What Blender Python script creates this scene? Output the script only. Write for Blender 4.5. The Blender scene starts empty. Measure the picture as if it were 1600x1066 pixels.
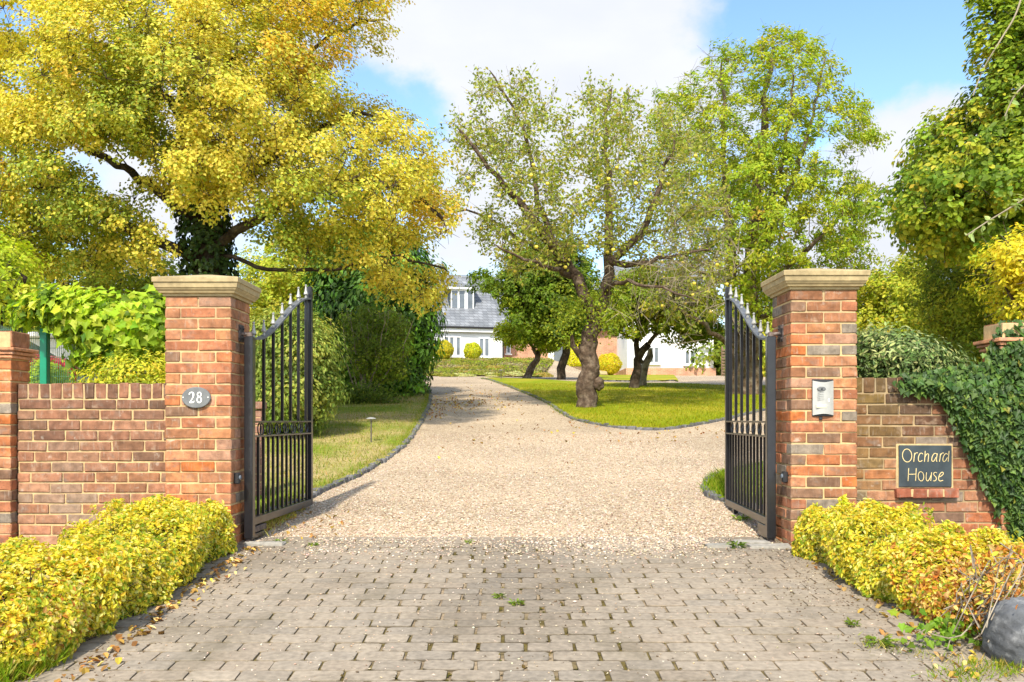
import bpy, bmesh, math, random
import numpy as np
from mathutils import Vector, geometry
from math import radians as R, sin, cos, pi

sc = bpy.context.scene
# ------------------------------------------------------------------ camera, world, sun, exposure
F, CX, HZ, CZ = 1443.0, 800.0, 655.0, 0.895        # focal length in photo pixels, image centre, horizon, eye height
cam = bpy.data.cameras.new("camera"); camo = bpy.data.objects.new("camera", cam)
sc.collection.objects.link(camo); sc.camera = camo
camo.location = (0, 0, CZ); camo.rotation_euler = (R(90), 0, 0)
cam.sensor_width = 36; cam.lens = F / 1600 * 36
cam.shift_y = (HZ - 533) / 1600
cam.clip_start = .05; cam.clip_end = 2000

SUN_EL, SUN_AZ = R(46), math.atan2(-.18, -.98)
w = bpy.data.worlds.new("World"); sc.world = w; w.use_nodes = True
nt = w.node_tree; nt.nodes.clear()
def wn(t, **k):
    n = nt.nodes.new(t)
    for a, b in k.items(): setattr(n, a, b)
    return n
wl = nt.links.new
sky = wn('ShaderNodeTexSky', sky_type='NISHITA', sun_disc=False, sun_elevation=SUN_EL, sun_rotation=SUN_AZ,
         air_density=1.0, dust_density=.4, ozone_density=2.0)
hs = wn('ShaderNodeHueSaturation'); hs.inputs['Saturation'].default_value = 1.08; hs.inputs['Value'].default_value = 1.02
wl(sky.outputs[0], hs.inputs['Color'])
tc = wn('ShaderNodeTexCoord')
def cloud_noise(scale, detail, rough, zs):
    mp = wn('ShaderNodeMapping'); mp.inputs['Scale'].default_value = (1, 1, zs)
    nz = wn('ShaderNodeTexNoise'); nz.inputs['Scale'].default_value = scale; nz.inputs['Detail'].default_value = detail; nz.inputs['Roughness'].default_value = rough
    wl(tc.outputs['Generated'], mp.inputs[0]); wl(mp.outputs[0], nz.inputs['Vector']); return nz.outputs['Fac']
def mth(op, a, b):
    n = wn('ShaderNodeMath', operation=op)
    for i, v in enumerate((a, b)):
        if isinstance(v, (int, float)): n.inputs[i].default_value = v
        else: wl(v, n.inputs[i])
    return n.outputs[0]
acc = mth('MULTIPLY', cloud_noise(4.5, 9, .58, 1.7), 1.25)
wz_ = wn('ShaderNodeTexNoise'); wz_.inputs['Scale'].default_value = 6; wz_.inputs['Detail'].default_value = 6; wl(tc.outputs['Generated'], wz_.inputs['Vector'])
wa_ = wn('ShaderNodeVectorMath', operation='SUBTRACT'); wl(wz_.outputs['Color'], wa_.inputs[0]); wa_.inputs[1].default_value = (.5, .5, .5)
wb_ = wn('ShaderNodeVectorMath', operation='SCALE'); wl(wa_.outputs[0], wb_.inputs[0]); wb_.inputs['Scale'].default_value = .22
wc_ = wn('ShaderNodeVectorMath', operation='ADD'); wl(wb_.outputs[0], wc_.inputs[0]); wl(tc.outputs['Generated'], wc_.inputs[1])
def dirv(px, py): return Vector(((px - CX) / F, 1, (HZ - py) / F)).normalized()
for px, py, rad, amt in ((830, 120, .17, .36), (980, 60, .10, .22), (720, 60, .10, .2), (1450, 260, .12, .36), (1290, 430, .2, .25), (720, 330, .12, .2), (300, 250, .25, .3),
                         (640, 130, .075, -.26), (1330, 70, .13, -.40), (20, 20, .07, -.35), (1480, 40, .10, -.22), (620, 250, .05, -.1), (1180, 20, .05, -.2)):
    vd = wn('ShaderNodeVectorMath', operation='DISTANCE'); wl(wc_.outputs[0], vd.inputs[0]); vd.inputs[1].default_value = dirv(px, py)
    mr = wn('ShaderNodeMapRange', interpolation_type='SMOOTHSTEP')
    mr.inputs['From Min'].default_value = rad; mr.inputs['From Max'].default_value = rad * .15
    mr.inputs['To Min'].default_value = 0; mr.inputs['To Max'].default_value = amt
    wl(vd.outputs['Value'], mr.inputs['Value']); acc = mth('ADD', acc, mr.outputs[0])
dsun = wn('ShaderNodeVectorMath', operation='DOT_PRODUCT'); wl(tc.outputs['Generated'], dsun.inputs[0]); dsun.inputs[1].default_value = (sin(SUN_AZ), cos(SUN_AZ), 0)
near = wn('ShaderNodeMapRange', interpolation_type='SMOOTHSTEP'); wl(dsun.outputs['Value'], near.inputs['Value']); near.inputs['From Min'].default_value = -.2; near.inputs['From Max'].default_value = .7; near.inputs['To Max'].default_value = 1
acc = mth('ADD', acc, mth('MULTIPLY', near.outputs[0], .16))  # extra cloud cover behind the camera, out of view, added for soft frontal fill
mask = wn('ShaderNodeMapRange', interpolation_type='SMOOTHSTEP'); wl(acc, mask.inputs['Value'])
mask.inputs['From Min'].default_value = .58; mask.inputs['From Max'].default_value = .90
tint = wn('ShaderNodeMix', data_type='RGBA'); wl(cloud_noise(7, 6, .5, 2.2), tint.inputs['Factor'])
tint.inputs['A'].default_value = (2.6, 2.78, 3.2, 1); tint.inputs['B'].default_value = (3.55, 3.6, 3.72, 1)
mx = wn('ShaderNodeMix', data_type='RGBA')
wl(mask.outputs[0], mx.inputs['Factor']); wl(hs.outputs[0], mx.inputs['A']); cb = wn('ShaderNodeVectorMath', operation='SCALE'); wl(tint.outputs['Result'], cb.inputs[0]); wl(mth('ADD', mth('MULTIPLY', near.outputs[0], 1.3), 1.0), cb.inputs['Scale']); wl(cb.outputs[0], mx.inputs['B'])  # unseen clouds on the sun side are brightened to strengthen that fill
bg = wn('ShaderNodeBackground'); bg.inputs['Strength'].default_value = .15
wl(mx.outputs['Result'], bg.inputs['Color']); wo = wn('ShaderNodeOutputWorld'); wl(bg.outputs[0], wo.inputs[0])

sl = bpy.data.lights.new("sun", 'SUN'); so = bpy.data.objects.new("sun", sl); sc.collection.objects.link(so)
sl.energy = 3.3; sl.angle = R(2); sl.color = (1, .93, .80)
sdir = Vector((sin(SUN_AZ) * cos(SUN_EL), cos(SUN_AZ) * cos(SUN_EL), sin(SUN_EL)))
so.rotation_euler = sdir.to_track_quat('Z', 'Y').to_euler(); so.location = (-6, -8, 12)
vs = sc.view_settings; vs.view_transform = 'Standard'; vs.look = 'None'; vs.gamma = 1; vs.use_curve_mapping = False
vs.exposure = 1.0

# ------------------------------------------------------------------ helpers
rng = np.random.default_rng(7)
def nrm(a): return a / np.maximum(np.linalg.norm(a, axis=-1, keepdims=True), 1e-9)
def smooth(t): t = np.clip(t, 0, 1); return t * t * (3 - 2 * t)
_y = np.arange(-60, 400, .1)
_z = np.interp(_y, [-60, -20, 0, 14, 20, 28, 36, 45, 54, 65, 100, 200, 400], [-2.2, -1.6, -.4158, .51, 1.10, 1.76, 2.42, 2.95, 3.44, 3.9, 5, 6, 6])
_k = np.ones(31) / 31
_zs = np.convolve(np.pad(_z, 15, mode='edge'), _k, 'valid')
def gz(x, y):
    x = np.asarray(x, float); y = np.asarray(y, float)
    z = np.interp(y, _y, _zs)
    z = z + .95 * smooth((y - 43) / 13) * smooth((5.2 - x) / 3.0) * smooth((110 - y) / 40)
    z = z + .38 * smooth((-3.8 - x) / 1.5) * smooth((y - 6.6) / 1.5) * smooth((18 - y) / 6)
    return z
def at(px, py, Y): return np.array([(px - CX) / F * Y, Y, CZ + (HZ - py) / F * Y])
_ys = np.arange(2.5, 90, .03)
def hit(px, py):
    X = (px - CX) / F * _ys; Z = CZ + (HZ - py) / F * _ys
    b = np.nonzero(Z <= gz(X, _ys))[0]
    i = b[0] if len(b) else len(_ys) - 1
    return np.array([X[i], _ys[i]])
def cr(pts, step, closed=False):                      # Catmull-Rom resample
    p = [np.asarray(q, float) for q in pts]; n = len(p); out = []
    for i in range(n if closed else n - 1):
        if closed: a, b, c, d = p[(i - 1) % n], p[i], p[(i + 1) % n], p[(i + 2) % n]
        else: a, b, c, d = p[max(i - 1, 0)], p[i], p[i + 1], p[min(i + 2, n - 1)]
        m = max(1, int(np.linalg.norm(c[:3] - b[:3]) / step))
        for k in range(m):
            t = k / m
            out.append(.5 * (2 * b + (c - a) * t + (2 * a - 5 * b + 4 * c - d) * t * t + (3 * b - a - 3 * c + d) * t ** 3))
    if not closed: out.append(p[-1])
    return np.array(out)
def inpoly(x, y, poly):
    poly = np.asarray(poly, float); ins = np.zeros(np.shape(x), bool); j = len(poly) - 1
    for i in range(len(poly)):
        xi, yi = poly[i]; xj, yj = poly[j]
        if yi != yj:
            ins ^= ((yi > y) != (yj > y)) & (x < (xj - xi) * (y - yi) / (yj - yi) + xi)
        j = i
    return ins
def edgedist(x, y, poly):
    poly = np.asarray(poly, float); d = np.full(np.shape(x), 1e9)
    for i in range(len(poly)):
        a = poly[i]; b = poly[(i + 1) % len(poly)]; ab = b - a; L = max(ab @ ab, 1e-9)
        t = np.clip(((x - a[0]) * ab[0] + (y - a[1]) * ab[1]) / L, 0, 1)
        d = np.minimum(d, np.hypot(x - a[0] - t * ab[0], y - a[1] - t * ab[1]))
    return d

def tag(o, label=None, cat=None, group=None, kind=None):
    if label: o['label'] = label
    if cat: o['category'] = cat
    if group: o['group'] = group
    if kind: o['kind'] = kind
    return o
def thing(name, label, cat, loc=(0, 0, 0), group=None):
    o = bpy.data.objects.new(name, None); sc.collection.objects.link(o)
    o.location = [float(v) for v in loc]; o.empty_display_size = .1
    return tag(o, label, cat, group)
def mk(name, V, Fc, mat, parent=None, col=None, smooth_=False, mi=None):
    V = np.asarray(V, float)
    org = np.zeros(3)
    q = parent
    while q is not None: org = org + np.array(q.location); q = q.parent
    V = V - org
    me = bpy.data.meshes.new(name)
    if isinstance(Fc, np.ndarray):
        n, k = Fc.shape; idx = Fc.ravel(); st = np.arange(n) * k
    else:
        ln = np.array([len(f) for f in Fc]); idx = np.fromiter((i for f in Fc for i in f), np.int64); n = len(Fc)
        st = np.concatenate([[0], np.cumsum(ln)[:-1]])
    me.vertices.add(len(V)); me.vertices.foreach_set('co', V.astype(np.float32).ravel())
    me.loops.add(len(idx)); me.loops.foreach_set('vertex_index', idx.astype(np.int32))
    me.polygons.add(n); me.polygons.foreach_set('loop_start', st.astype(np.int32))
    for m in (mat if isinstance(mat, (list, tuple)) else [mat]): me.materials.append(m)
    if mi is not None: me.polygons.foreach_set('material_index', np.asarray(mi, np.int32))
    me.polygons.foreach_set('use_smooth', np.full(n, smooth_, bool))
    if col is not None:
        c = np.ones((len(V), 4), np.float32); c[:, :3] = col
        me.attributes.new('Col', 'FLOAT_COLOR', 'POINT').data.foreach_set('color', c.ravel())
    me.update(calc_edges=True); me.validate()
    o = bpy.data.objects.new(name, me); sc.collection.objects.link(o)
    if parent is not None: o.parent = parent
    return o

# bevelled box template
_bm = bmesh.new(); _sg = []; _ex = []
for sx in (-1, 1):
    for sy in (-1, 1):
        for sz in (-1, 1):
            for a in range(3):
                e = [0, 0, 0]; e[a] = 1; _sg.append((sx, sy, sz)); _ex.append(e)
_sg = np.array(_sg, float); _ex = np.array(_ex, float)
for s, e in zip(_sg, _ex): _bm.verts.new(s * (1 - .2 * (1 - e)))
bmesh.ops.convex_hull(_bm, input=_bm.verts); bmesh.ops.dissolve_limit(_bm, angle_limit=.01, verts=_bm.verts, edges=_bm.edges)
_bm.verts.index_update(); _vc = [tuple(round(c, 3) for c in v.co) for v in _bm.verts]
_map = [[i for i in range(24) if np.allclose(_sg[i] * (1 - .2 * (1 - _ex[i])), c, atol=2e-3)][0] for c in _vc]
_BF = [[_map[v.index] for v in f.verts] for f in _bm.faces]; _bm.free()

class MB:
    def __init__(s): s.V = []; s.F = []; s.C = []; s.M = []; s.n = 0
    def add(s, V, Fc, col=(1, 1, 1), m=0):
        V = np.asarray(V, float); s.V.append(V)
        s.F += [[i + s.n for i in f] for f in Fc]; s.M += [m] * len(Fc)
        s.C.append(np.tile(np.asarray(col, float), (len(V), 1)) if np.ndim(col) == 1 else np.asarray(col)); s.n += len(V)
    def box(s, c, h, bev=.003, col=(1, 1, 1), ax=None, jit=0, m=0):
        h = np.asarray(h, float); b = np.minimum(bev, h * .45) if np.ndim(bev) == 0 else np.asarray(bev)
        L = _sg * (h - b * (1 - _ex))
        if jit: L = L + np.clip(rng.normal(0, jit, L.shape), -1.6 * jit, 1.6 * jit)
        if ax is not None: L = L @ np.asarray(ax)
        s.add(L + np.asarray(c, float), _BF, col, m)
    def span(s, a, b, **k):
        a = np.asarray(a, float); b = np.asarray(b, float); s.box((a + b) / 2, np.abs(b - a) / 2, **k)
    def tube(s, P, rad, n=8, col=(1, 1, 1), cap=True, rough=0, m=0):
        P = np.asarray(P, float); k = len(P); rad = np.broadcast_to(np.asarray(rad, float), (k,))
        T = nrm(np.gradient(P, axis=0)); u = np.cross(T[0], (0, 0, 1) if abs(T[0][2]) < .9 else (1, 0, 0)); V = []
        a = np.arange(n) / n * 2 * pi
        for i in range(k):
            u = u - T[i] * (u @ T[i]); u = u / max(np.linalg.norm(u), 1e-9); v = np.cross(T[i], u)
            rr = rad[i] * (1 + (rng.normal(0, rough, n) if rough else 0))
            V.append(P[i] + (np.cos(a) * rr)[:, None] * u + (np.sin(a) * rr)[:, None] * v)
        Fc = [[i * n + j, i * n + (j + 1) % n, (i + 1) * n + (j + 1) % n, (i + 1) * n + j] for i in range(k - 1) for j in range(n)]
        if cap: Fc += [list(range(n))[::-1], [(k - 1) * n + j for j in range(n)]]
        s.add(np.concatenate(V), Fc, col, m)
    def lathe(s, c, prof, n=16, col=(1, 1, 1), m=0, ax=None):
        a = np.arange(n) / n * 2 * pi
        V = np.concatenate([np.stack([r * np.cos(a), r * np.sin(a), np.full(n, z)], 1) for r, z in prof])
        if ax is not None: V = V @ np.asarray(ax)
        k = len(prof)
        Fc = [[i * n + j, i * n + (j + 1) % n, (i + 1) * n + (j + 1) % n, (i + 1) * n + j] for i in range(k - 1) for j in range(n)]
        Fc += [list(range(n))[::-1], [(k - 1) * n + j for j in range(n)]]
        s.add(V + np.asarray(c, float), Fc, col, m)
    def extr(s, poly, d, col=(1, 1, 1), m=0):                 # poly: list of 3-D points, extruded by vector d
        P = np.asarray(poly, float); n = len(P); d = np.asarray(d, float)
        s.add(np.concatenate([P, P + d]), [list(range(n)), [n + i for i in range(n)][::-1]] + [[(i + 1) % n, i, n + i, n + (i + 1) % n] for i in range(n)], col, m)
    def build(s, name, mat, parent=None, smooth_=False):
        return mk(name, np.concatenate(s.V), s.F, mat, parent, np.concatenate(s.C), smooth_, s.M)

# ------------------------------------------------------------------ materials
def mat(name, color=None, rough=.8, var=.2, vscale=8, bump=0, bscale=60, spec=.3, metal=0, col2=None, c2scale=2, c2lo=.45, c2hi=.6, detail=5, coat=0):
    m = bpy.data.materials.new(name); m.use_nodes = True; t = m.node_tree; N = t.nodes; L = t.links.new
    p = N['Principled BSDF']; p.inputs['Roughness'].default_value = rough; p.inputs['Specular IOR Level'].default_value = spec; p.inputs['Metallic'].default_value = metal
    p.inputs['Coat Weight'].default_value = coat
    co = N.new('ShaderNodeTexCoord')
    if color is None:
        a = N.new('ShaderNodeAttribute'); a.attribute_name = 'Col'; base = a.outputs['Color']
    else:
        a = N.new('ShaderNodeRGB'); a.outputs[0].default_value = (*color, 1); base = a.outputs[0]
    if col2 is not None:
        nz = N.new('ShaderNodeTexNoise'); nz.inputs['Scale'].default_value = c2scale; nz.inputs['Detail'].default_value = 6; L(co.outputs['Object'], nz.inputs['Vector'])
        r = N.new('ShaderNodeMapRange'); r.inputs['From Min'].default_value = c2lo; r.inputs['From Max'].default_value = c2hi; L(nz.outputs['Fac'], r.inputs['Value'])
        x = N.new('ShaderNodeMix'); x.data_type = 'RGBA'; L(r.outputs[0], x.inputs['Factor']); L(base, x.inputs['A']); x.inputs['B'].default_value = (*col2, 1); base = x.outputs['Result']
    if var:
        nz = N.new('ShaderNodeTexNoise'); nz.inputs['Scale'].default_value = vscale; nz.inputs['Detail'].default_value = detail; L(co.outputs['Object'], nz.inputs['Vector'])
        r = N.new('ShaderNodeMapRange'); r.inputs['From Min'].default_value = .3; r.inputs['From Max'].default_value = .7
        r.inputs['To Min'].default_value = 1 - var; r.inputs['To Max'].default_value = 1 + var; L(nz.outputs['Fac'], r.inputs['Value'])
        x = N.new('ShaderNodeVectorMath'); x.operation = 'SCALE'; L(base, x.inputs[0]); L(r.outputs[0], x.inputs['Scale']); base = x.outputs[0]
    L(base, p.inputs['Base Color'])
    if bump:
        nz = N.new('ShaderNodeTexNoise'); nz.inputs['Scale'].default_value = bscale; nz.inputs['Detail'].default_value = 4; L(co.outputs['Object'], nz.inputs['Vector'])
        b = N.new('ShaderNodeBump'); b.inputs['Strength'].default_value = bump; b.inputs['Distance'].default_value = .5 / bscale
        L(nz.outputs['Fac'], b.inputs['Height']); L(b.outputs[0], p.inputs['Normal'])
    return m
def layers(m, L_):
    """blend extra noise-shaped colour patches into a material's base colour: (colour, noise scale xyz, low, high, amount)"""
    t = m.node_tree; N = t.nodes; K = t.links.new; p = N['Principled BSDF']; co = N.new('ShaderNodeTexCoord')
    src = p.inputs['Base Color'].links[0].from_socket
    for i, (c, sc_, lo, hi, amt) in enumerate(L_):
        mp = N.new('ShaderNodeMapping'); mp.inputs['Scale'].default_value = sc_; mp.inputs['Location'].default_value = (i * 3.7, i * 1.9, i * 5.1); K(co.outputs['Object'], mp.inputs[0])
        nz = N.new('ShaderNodeTexNoise'); nz.inputs['Scale'].default_value = 1; nz.inputs['Detail'].default_value = 7; nz.inputs['Roughness'].default_value = .6; K(mp.outputs[0], nz.inputs['Vector'])
        r = N.new('ShaderNodeMapRange'); r.inputs['From Min'].default_value = lo; r.inputs['From Max'].default_value = hi; r.inputs['To Max'].default_value = amt; K(nz.outputs['Fac'], r.inputs['Value'])
        x = N.new('ShaderNodeMix'); x.data_type = 'RGBA'; K(r.outputs[0], x.inputs['Factor']); K(src, x.inputs['A']); x.inputs['B'].default_value = (*c, 1); src = x.outputs['Result']
    K(src, p.inputs['Base Color']); return m
def leafmat(name, trans=.3, rough=.45, spec=.3, tc_=(1.15, 1.1, .6)):
    m = bpy.data.materials.new(name); m.use_nodes = True; t = m.node_tree; N = t.nodes; L = t.links.new
    p = N['Principled BSDF']; p.inputs['Roughness'].default_value = rough; p.inputs['Specular IOR Level'].default_value = spec
    a = N.new('ShaderNodeAttribute'); a.attribute_name = 'Col'; L(a.outputs['Color'], p.inputs['Base Color'])
    x = N.new('ShaderNodeVectorMath'); x.operation = 'MULTIPLY'; x.inputs[1].default_value = tc_; L(a.outputs['Color'], x.inputs[0])
    tr = N.new('ShaderNodeBsdfTranslucent'); L(x.outputs[0], tr.inputs['Color'])
    s = N.new('ShaderNodeMixShader'); s.inputs[0].default_value = trans; L(p.outputs[0], s.inputs[1]); L(tr.outputs[0], s.inputs[2])
    L(s.outputs[0], N['Material Output'].inputs[0]); return m
def gravelmat():
    m = bpy.data.materials.new('gravel'); m.use_nodes = True; t = m.node_tree; N = t.nodes; L = t.links.new
    p = N['Principled BSDF']; p.inputs['Roughness'].default_value = .85; p.inputs['Specular IOR Level'].default_value = .2
    co = N.new('ShaderNodeTexCoord'); v = N.new('ShaderNodeTexVoronoi'); v.inputs['Scale'].default_value = 62; L(co.outputs['Object'], v.inputs['Vector'])
    sp = N.new('ShaderNodeSeparateColor'); L(v.outputs['Color'], sp.inputs[0])
    r = N.new('ShaderNodeValToRGB'); L(sp.outputs[0], r.inputs[0]); e = r.color_ramp.elements
    e[0].position = 0; e[0].color = (.13, .085, .05, 1); e[1].position = 1; e[1].color = (.60, .50, .36, 1)
    for q, c in ((.12, (.27, .18, .105, 1)), (.4, (.44, .335, .22, 1)), (.75, (.505, .40, .275, 1))): e.new(q).color = c
    nz = N.new('ShaderNodeTexNoise'); nz.inputs['Scale'].default_value = .55; nz.inputs['Detail'].default_value = 5; L(co.outputs['Object'], nz.inputs['Vector'])
    mr = N.new('ShaderNodeMapRange'); mr.inputs['From Min'].default_value = .35; mr.inputs['From Max'].default_value = .68; mr.inputs['To Min'].default_value = .84; mr.inputs['To Max'].default_value = 1.1; L(nz.outputs['Fac'], mr.inputs['Value'])
    x = N.new('ShaderNodeVectorMath'); x.operation = 'SCALE'; L(r.outputs[0], x.inputs[0]); L(mr.outputs[0], x.inputs['Scale']); L(x.outputs[0], p.inputs['Base Color'])
    b = N.new('ShaderNodeBump'); b.inputs['Strength'].default_value = .7; b.inputs['Distance'].default_value = .01; b.invert = True; L(v.outputs['Distance'], b.inputs['Height']); L(b.outputs[0], p.inputs['Normal'])
    return m
def lawnmat(name, g1, g2, straw, lo, hi, sscale=.6):
    m = mat(name, g1, .9, .25, 14, .6, 70, .1, col2=straw, c2scale=sscale, c2lo=lo, c2hi=hi); return m

M = {}
M['brick'] = mat('brick', None, .9, .34, 20, .6, 120, .12, detail=10, col2=(.50, .37, .25), c2scale=13, c2lo=.60, c2hi=.95)
layers(M['brick'], [((.19, .16, .13), (9, 9, 12), .56, .68, .5), ((.40, .33, .26), (70, 70, 9), .56, .75, .5), ((.5, .44, .36), (16, 16, 20), .62, .74, .55), ((.035, .025, .02), (130, 130, 130), .66, .72, .8), ((.13, .08, .055), (50, 50, 60), .58, .7, .5)])
M['mortar'] = mat('mortar', (.54, .385, .19), .95, .18, 30, .5, 200, .1, col2=(.36, .27, .16), c2scale=3, c2lo=.5, c2hi=.75)
M['mortar_dark'] = mat('mortar_dark', (.38, .27, .14), .95, .25, 12, .5, 200, .1, col2=(.24, .19, .12), c2scale=3, c2lo=.45, c2hi=.7)
M['stone'] = mat('cast_stone', (.42, .325, .17), .85, .16, 30, .3, 160, .2, col2=(.29, .22, .115), c2scale=5, c2lo=.5, c2hi=.75)
M['paver'] = mat('paver', None, .9, .22, 34, .5, 220, .15, col2=(.155, .128, .092), c2scale=1.5, c2lo=.50, c2hi=.85, detail=9)
layers(M['paver'], [((.33, .28, .21), (160, 160, 160), .60, .70, .55), ((.13, .105, .072), (220, 220, 220), .62, .74, .5), ((.12, .10, .06), (2.2, 1.1, 2), .56, .72, .45)])
M['joint'] = mat('joint_sand', (.27, .205, .13), .95, .4, 25, .6, 120, .1, col2=(.115, .088, .03), c2scale=2.2, c2lo=.45, c2hi=.55)
M['gravel'] = gravelmat()
M['pebble'] = mat('pebble', None, .8, .1, 40, 0, 60, .25)
M['soil'] = mat('soil', (.13, .088, .052), .95, .3, 10, .8, 40, .1)
M['ground'] = mat('ground', (.085, .12, .03), .95, .3, 3, .5, 20, .1, col2=(.16, .13, .06), c2scale=.4)
M['lawn'] = lawnmat('lawn', (.21, .25, .008), None, (.37, .31, .03), .42, .64, .45)
M['lawn_dry'] = lawnmat('lawn_dry', (.17, .22, .02), None, (.37, .29, .12), .40, .58, .55)
M['blade'] = leafmat('grass_blade', .35, .7, .06)
M['sett'] = mat('dark_sett', (.095, .092, .09), .75, .3, 20, .4, 60, .3)
M['iron'] = mat('black_iron', (.012, .012, .014), .32, .25, 25, .05, 80, .5, coat=.25)
M['silver'] = mat('silver_finial', (.36, .35, .31), .4, .1, 40, 0, 60, .5, metal=.3)
M['rust'] = mat('worn_bracket', (.05, .038, .034), .6, .4, 40, .4, 70, .4, col2=(.16, .12, .10), c2scale=18)
M['slateplate'] = mat('slate_plate', (.155, .16, .158), .6, .25, 14, .15, 90, .35)
M['slatesign'] = mat('slate_sign', (.042, .055, .060), .55, .25, 10, .1, 60, .35)
M['gilt'] = mat('gilt_letter', (.74, .58, .27), .6, .1, 40)
M['whitepaint'] = mat('white_letter', (.80, .80, .74), .6, .06, 40)
M['edgepaint'] = mat('plate_edge', (.30, .31, .30), .5, .2, 20)
M['steel'] = mat('brushed_steel', (.46, .445, .40), .38, .08, 30, .05, 90, .5, metal=.35)
M['darkplastic'] = mat('dark_plastic', (.02, .02, .022), .35, .1, 20, 0, 60, .5)
M['cream'] = mat('cream_label', (.60, .58, .42), .5, .05, 20)
M['render'] = mat('white_render', (.80, .80, .79), .9, .03, 3, .1, 40, .1)
M['white'] = mat('white_frame', (.82, .82, .80), .5, .03, 10, 0, 60, .4)
M['glass'] = mat('window_glass', (.13, .15, .17), .06, .5, .8, 0, 60, .6)
M['slate'] = None
M['bark'] = mat('bark', (.13, .088, .055), .95, .4, 9, 1.0, 14, .1, col2=(.20, .165, .12), c2scale=5, c2lo=.45, c2hi=.65)
M['bark_apple'] = mat('bark_apple', (.085, .058, .040), .95, .45, 12, 1.2, 22, .1, col2=(.165, .125, .09), c2scale=7, c2lo=.48, c2hi=.68, detail=9)
M['bark_dark'] = mat('bark_dark', (.055, .040, .028), .95, .4, 9, .9, 16, .1, col2=(.10, .082, .058), c2scale=5, c2lo=.5, c2hi=.7)
M['bark_pale'] = mat('bark_pale', (.30, .25, .18), .95, .3, 12, .8, 18, .1, col2=(.14, .11, .075), c2scale=6, c2lo=.5, c2hi=.6)
M['twig'] = mat('twig', (.28, .23, .155), .9, .3, 10)
M['leaf'] = leafmat('leaf', .48, .5, .25, (1.25, 1.18, .7))
M['leafgloss'] = leafmat('leaf_glossy', .2, .5, .3)
M['litter'] = leafmat('fallen_leaf', .15, .7, .15)
M['green_metal'] = mat('green_metal', (.0, .23, .115), .35, .1, 10, 0, 60, .5)
M['wire'] = mat('fence_wire', (.10, .22, .12), .5, .1, 10)
M['red'] = mat('red_car_paint', (.55, .025, .05), .25, .05, 4, 0, 60, .5, coat=.6)
M['rubber'] = mat('rubber', (.02, .02, .02), .8, .1, 10)
M['boulder'] = mat('boulder', (.115, .12, .125), .8, .35, 6, .5, 40, .25, col2=(.26, .26, .26), c2scale=4, c2lo=.5, c2hi=.7)
layers(M['boulder'], [((.30, .30, .29), (22, 22, 22), .52, .70, .6), ((.05, .052, .055), (60, 60, 60), .55, .70, .6)])
M['wood'] = mat('weathered_wood', (.20, .14, .09), .9, .3, 12, .4, 40, .1)
M['fruit'] = mat('apple_skin', (.62, .50, .06), .4, .2, 8, 0, 60, .4, col2=(.55, .17, .04), c2scale=6, c2lo=.62, c2hi=.75)

def bricktex(name, c1, c2, mortar, scale, bw, bh, ms, rough=.85, axis='XZ', offset=.5):
    m = bpy.data.materials.new(name); m.use_nodes = True; t = m.node_tree; N = t.nodes; L = t.links.new
    p = N['Principled BSDF']; p.inputs['Roughness'].default_value = rough; p.inputs['Specular IOR Level'].default_value = .2
    co = N.new('ShaderNodeTexCoord'); s = N.new('ShaderNodeSeparateXYZ'); c = N.new('ShaderNodeCombineXYZ'); L(co.outputs['Object'], s.inputs[0])
    ad = N.new('ShaderNodeMath'); ad.operation = 'ADD'; L(s.outputs['X'], ad.inputs[0]); L(s.outputs['Y'], ad.inputs[1])
    L(ad.outputs[0] if axis == 'XZ' else s.outputs['X'], c.inputs[0]); L(s.outputs['Z'], c.inputs[1])
    b = N.new('ShaderNodeTexBrick'); b.inputs['Color1'].default_value = (*c1, 1); b.inputs['Color2'].default_value = (*c2, 1); b.inputs['Mortar'].default_value = (*mortar, 1)
    b.inputs['Scale'].default_value = scale; b.inputs['Brick Width'].default_value = bw; b.inputs['Row Height'].default_value = bh; b.inputs['Mortar Size'].default_value = ms; b.offset = offset
    b.inputs['Bias'].default_value = 0; L(c.outputs[0], b.inputs['Vector'])
    nz = N.new('ShaderNodeTexNoise'); nz.inputs['Scale'].default_value = 1.5; nz.inputs['Detail'].default_value = 6; L(co.outputs['Object'], nz.inputs['Vector'])
    r = N.new('ShaderNodeMapRange'); r.inputs['From Min'].default_value = .3; r.inputs['From Max'].default_value = .7; r.inputs['To Min'].default_value = .78; r.inputs['To Max'].default_value = 1.22; L(nz.outputs['Fac'], r.inputs['Value'])
    x = N.new('ShaderNodeVectorMath'); x.operation = 'SCALE'; L(b.outputs['Color'], x.inputs[0]); L(r.outputs[0], x.inputs['Scale']); L(x.outputs[0], p.inputs['Base Color'])
    bp = N.new('ShaderNodeBump'); bp.inputs['Strength'].default_value = .5; bp.inputs['Distance'].default_value = .01; bp.invert = True; L(b.outputs['Fac'], bp.inputs['Height']); L(bp.outputs[0], p.inputs['Normal'])
    return m
M['slate'] = bricktex('roof_slate', (.155, .165, .18), (.24, .25, .265), (.07, .075, .08), 1, .36, .2, .012, .6)
M['housebrick'] = bricktex('house_brick', (.44, .20, .11), (.54, .27, .16), (.45, .37, .28), 1, .225, .075, .008)

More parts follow.
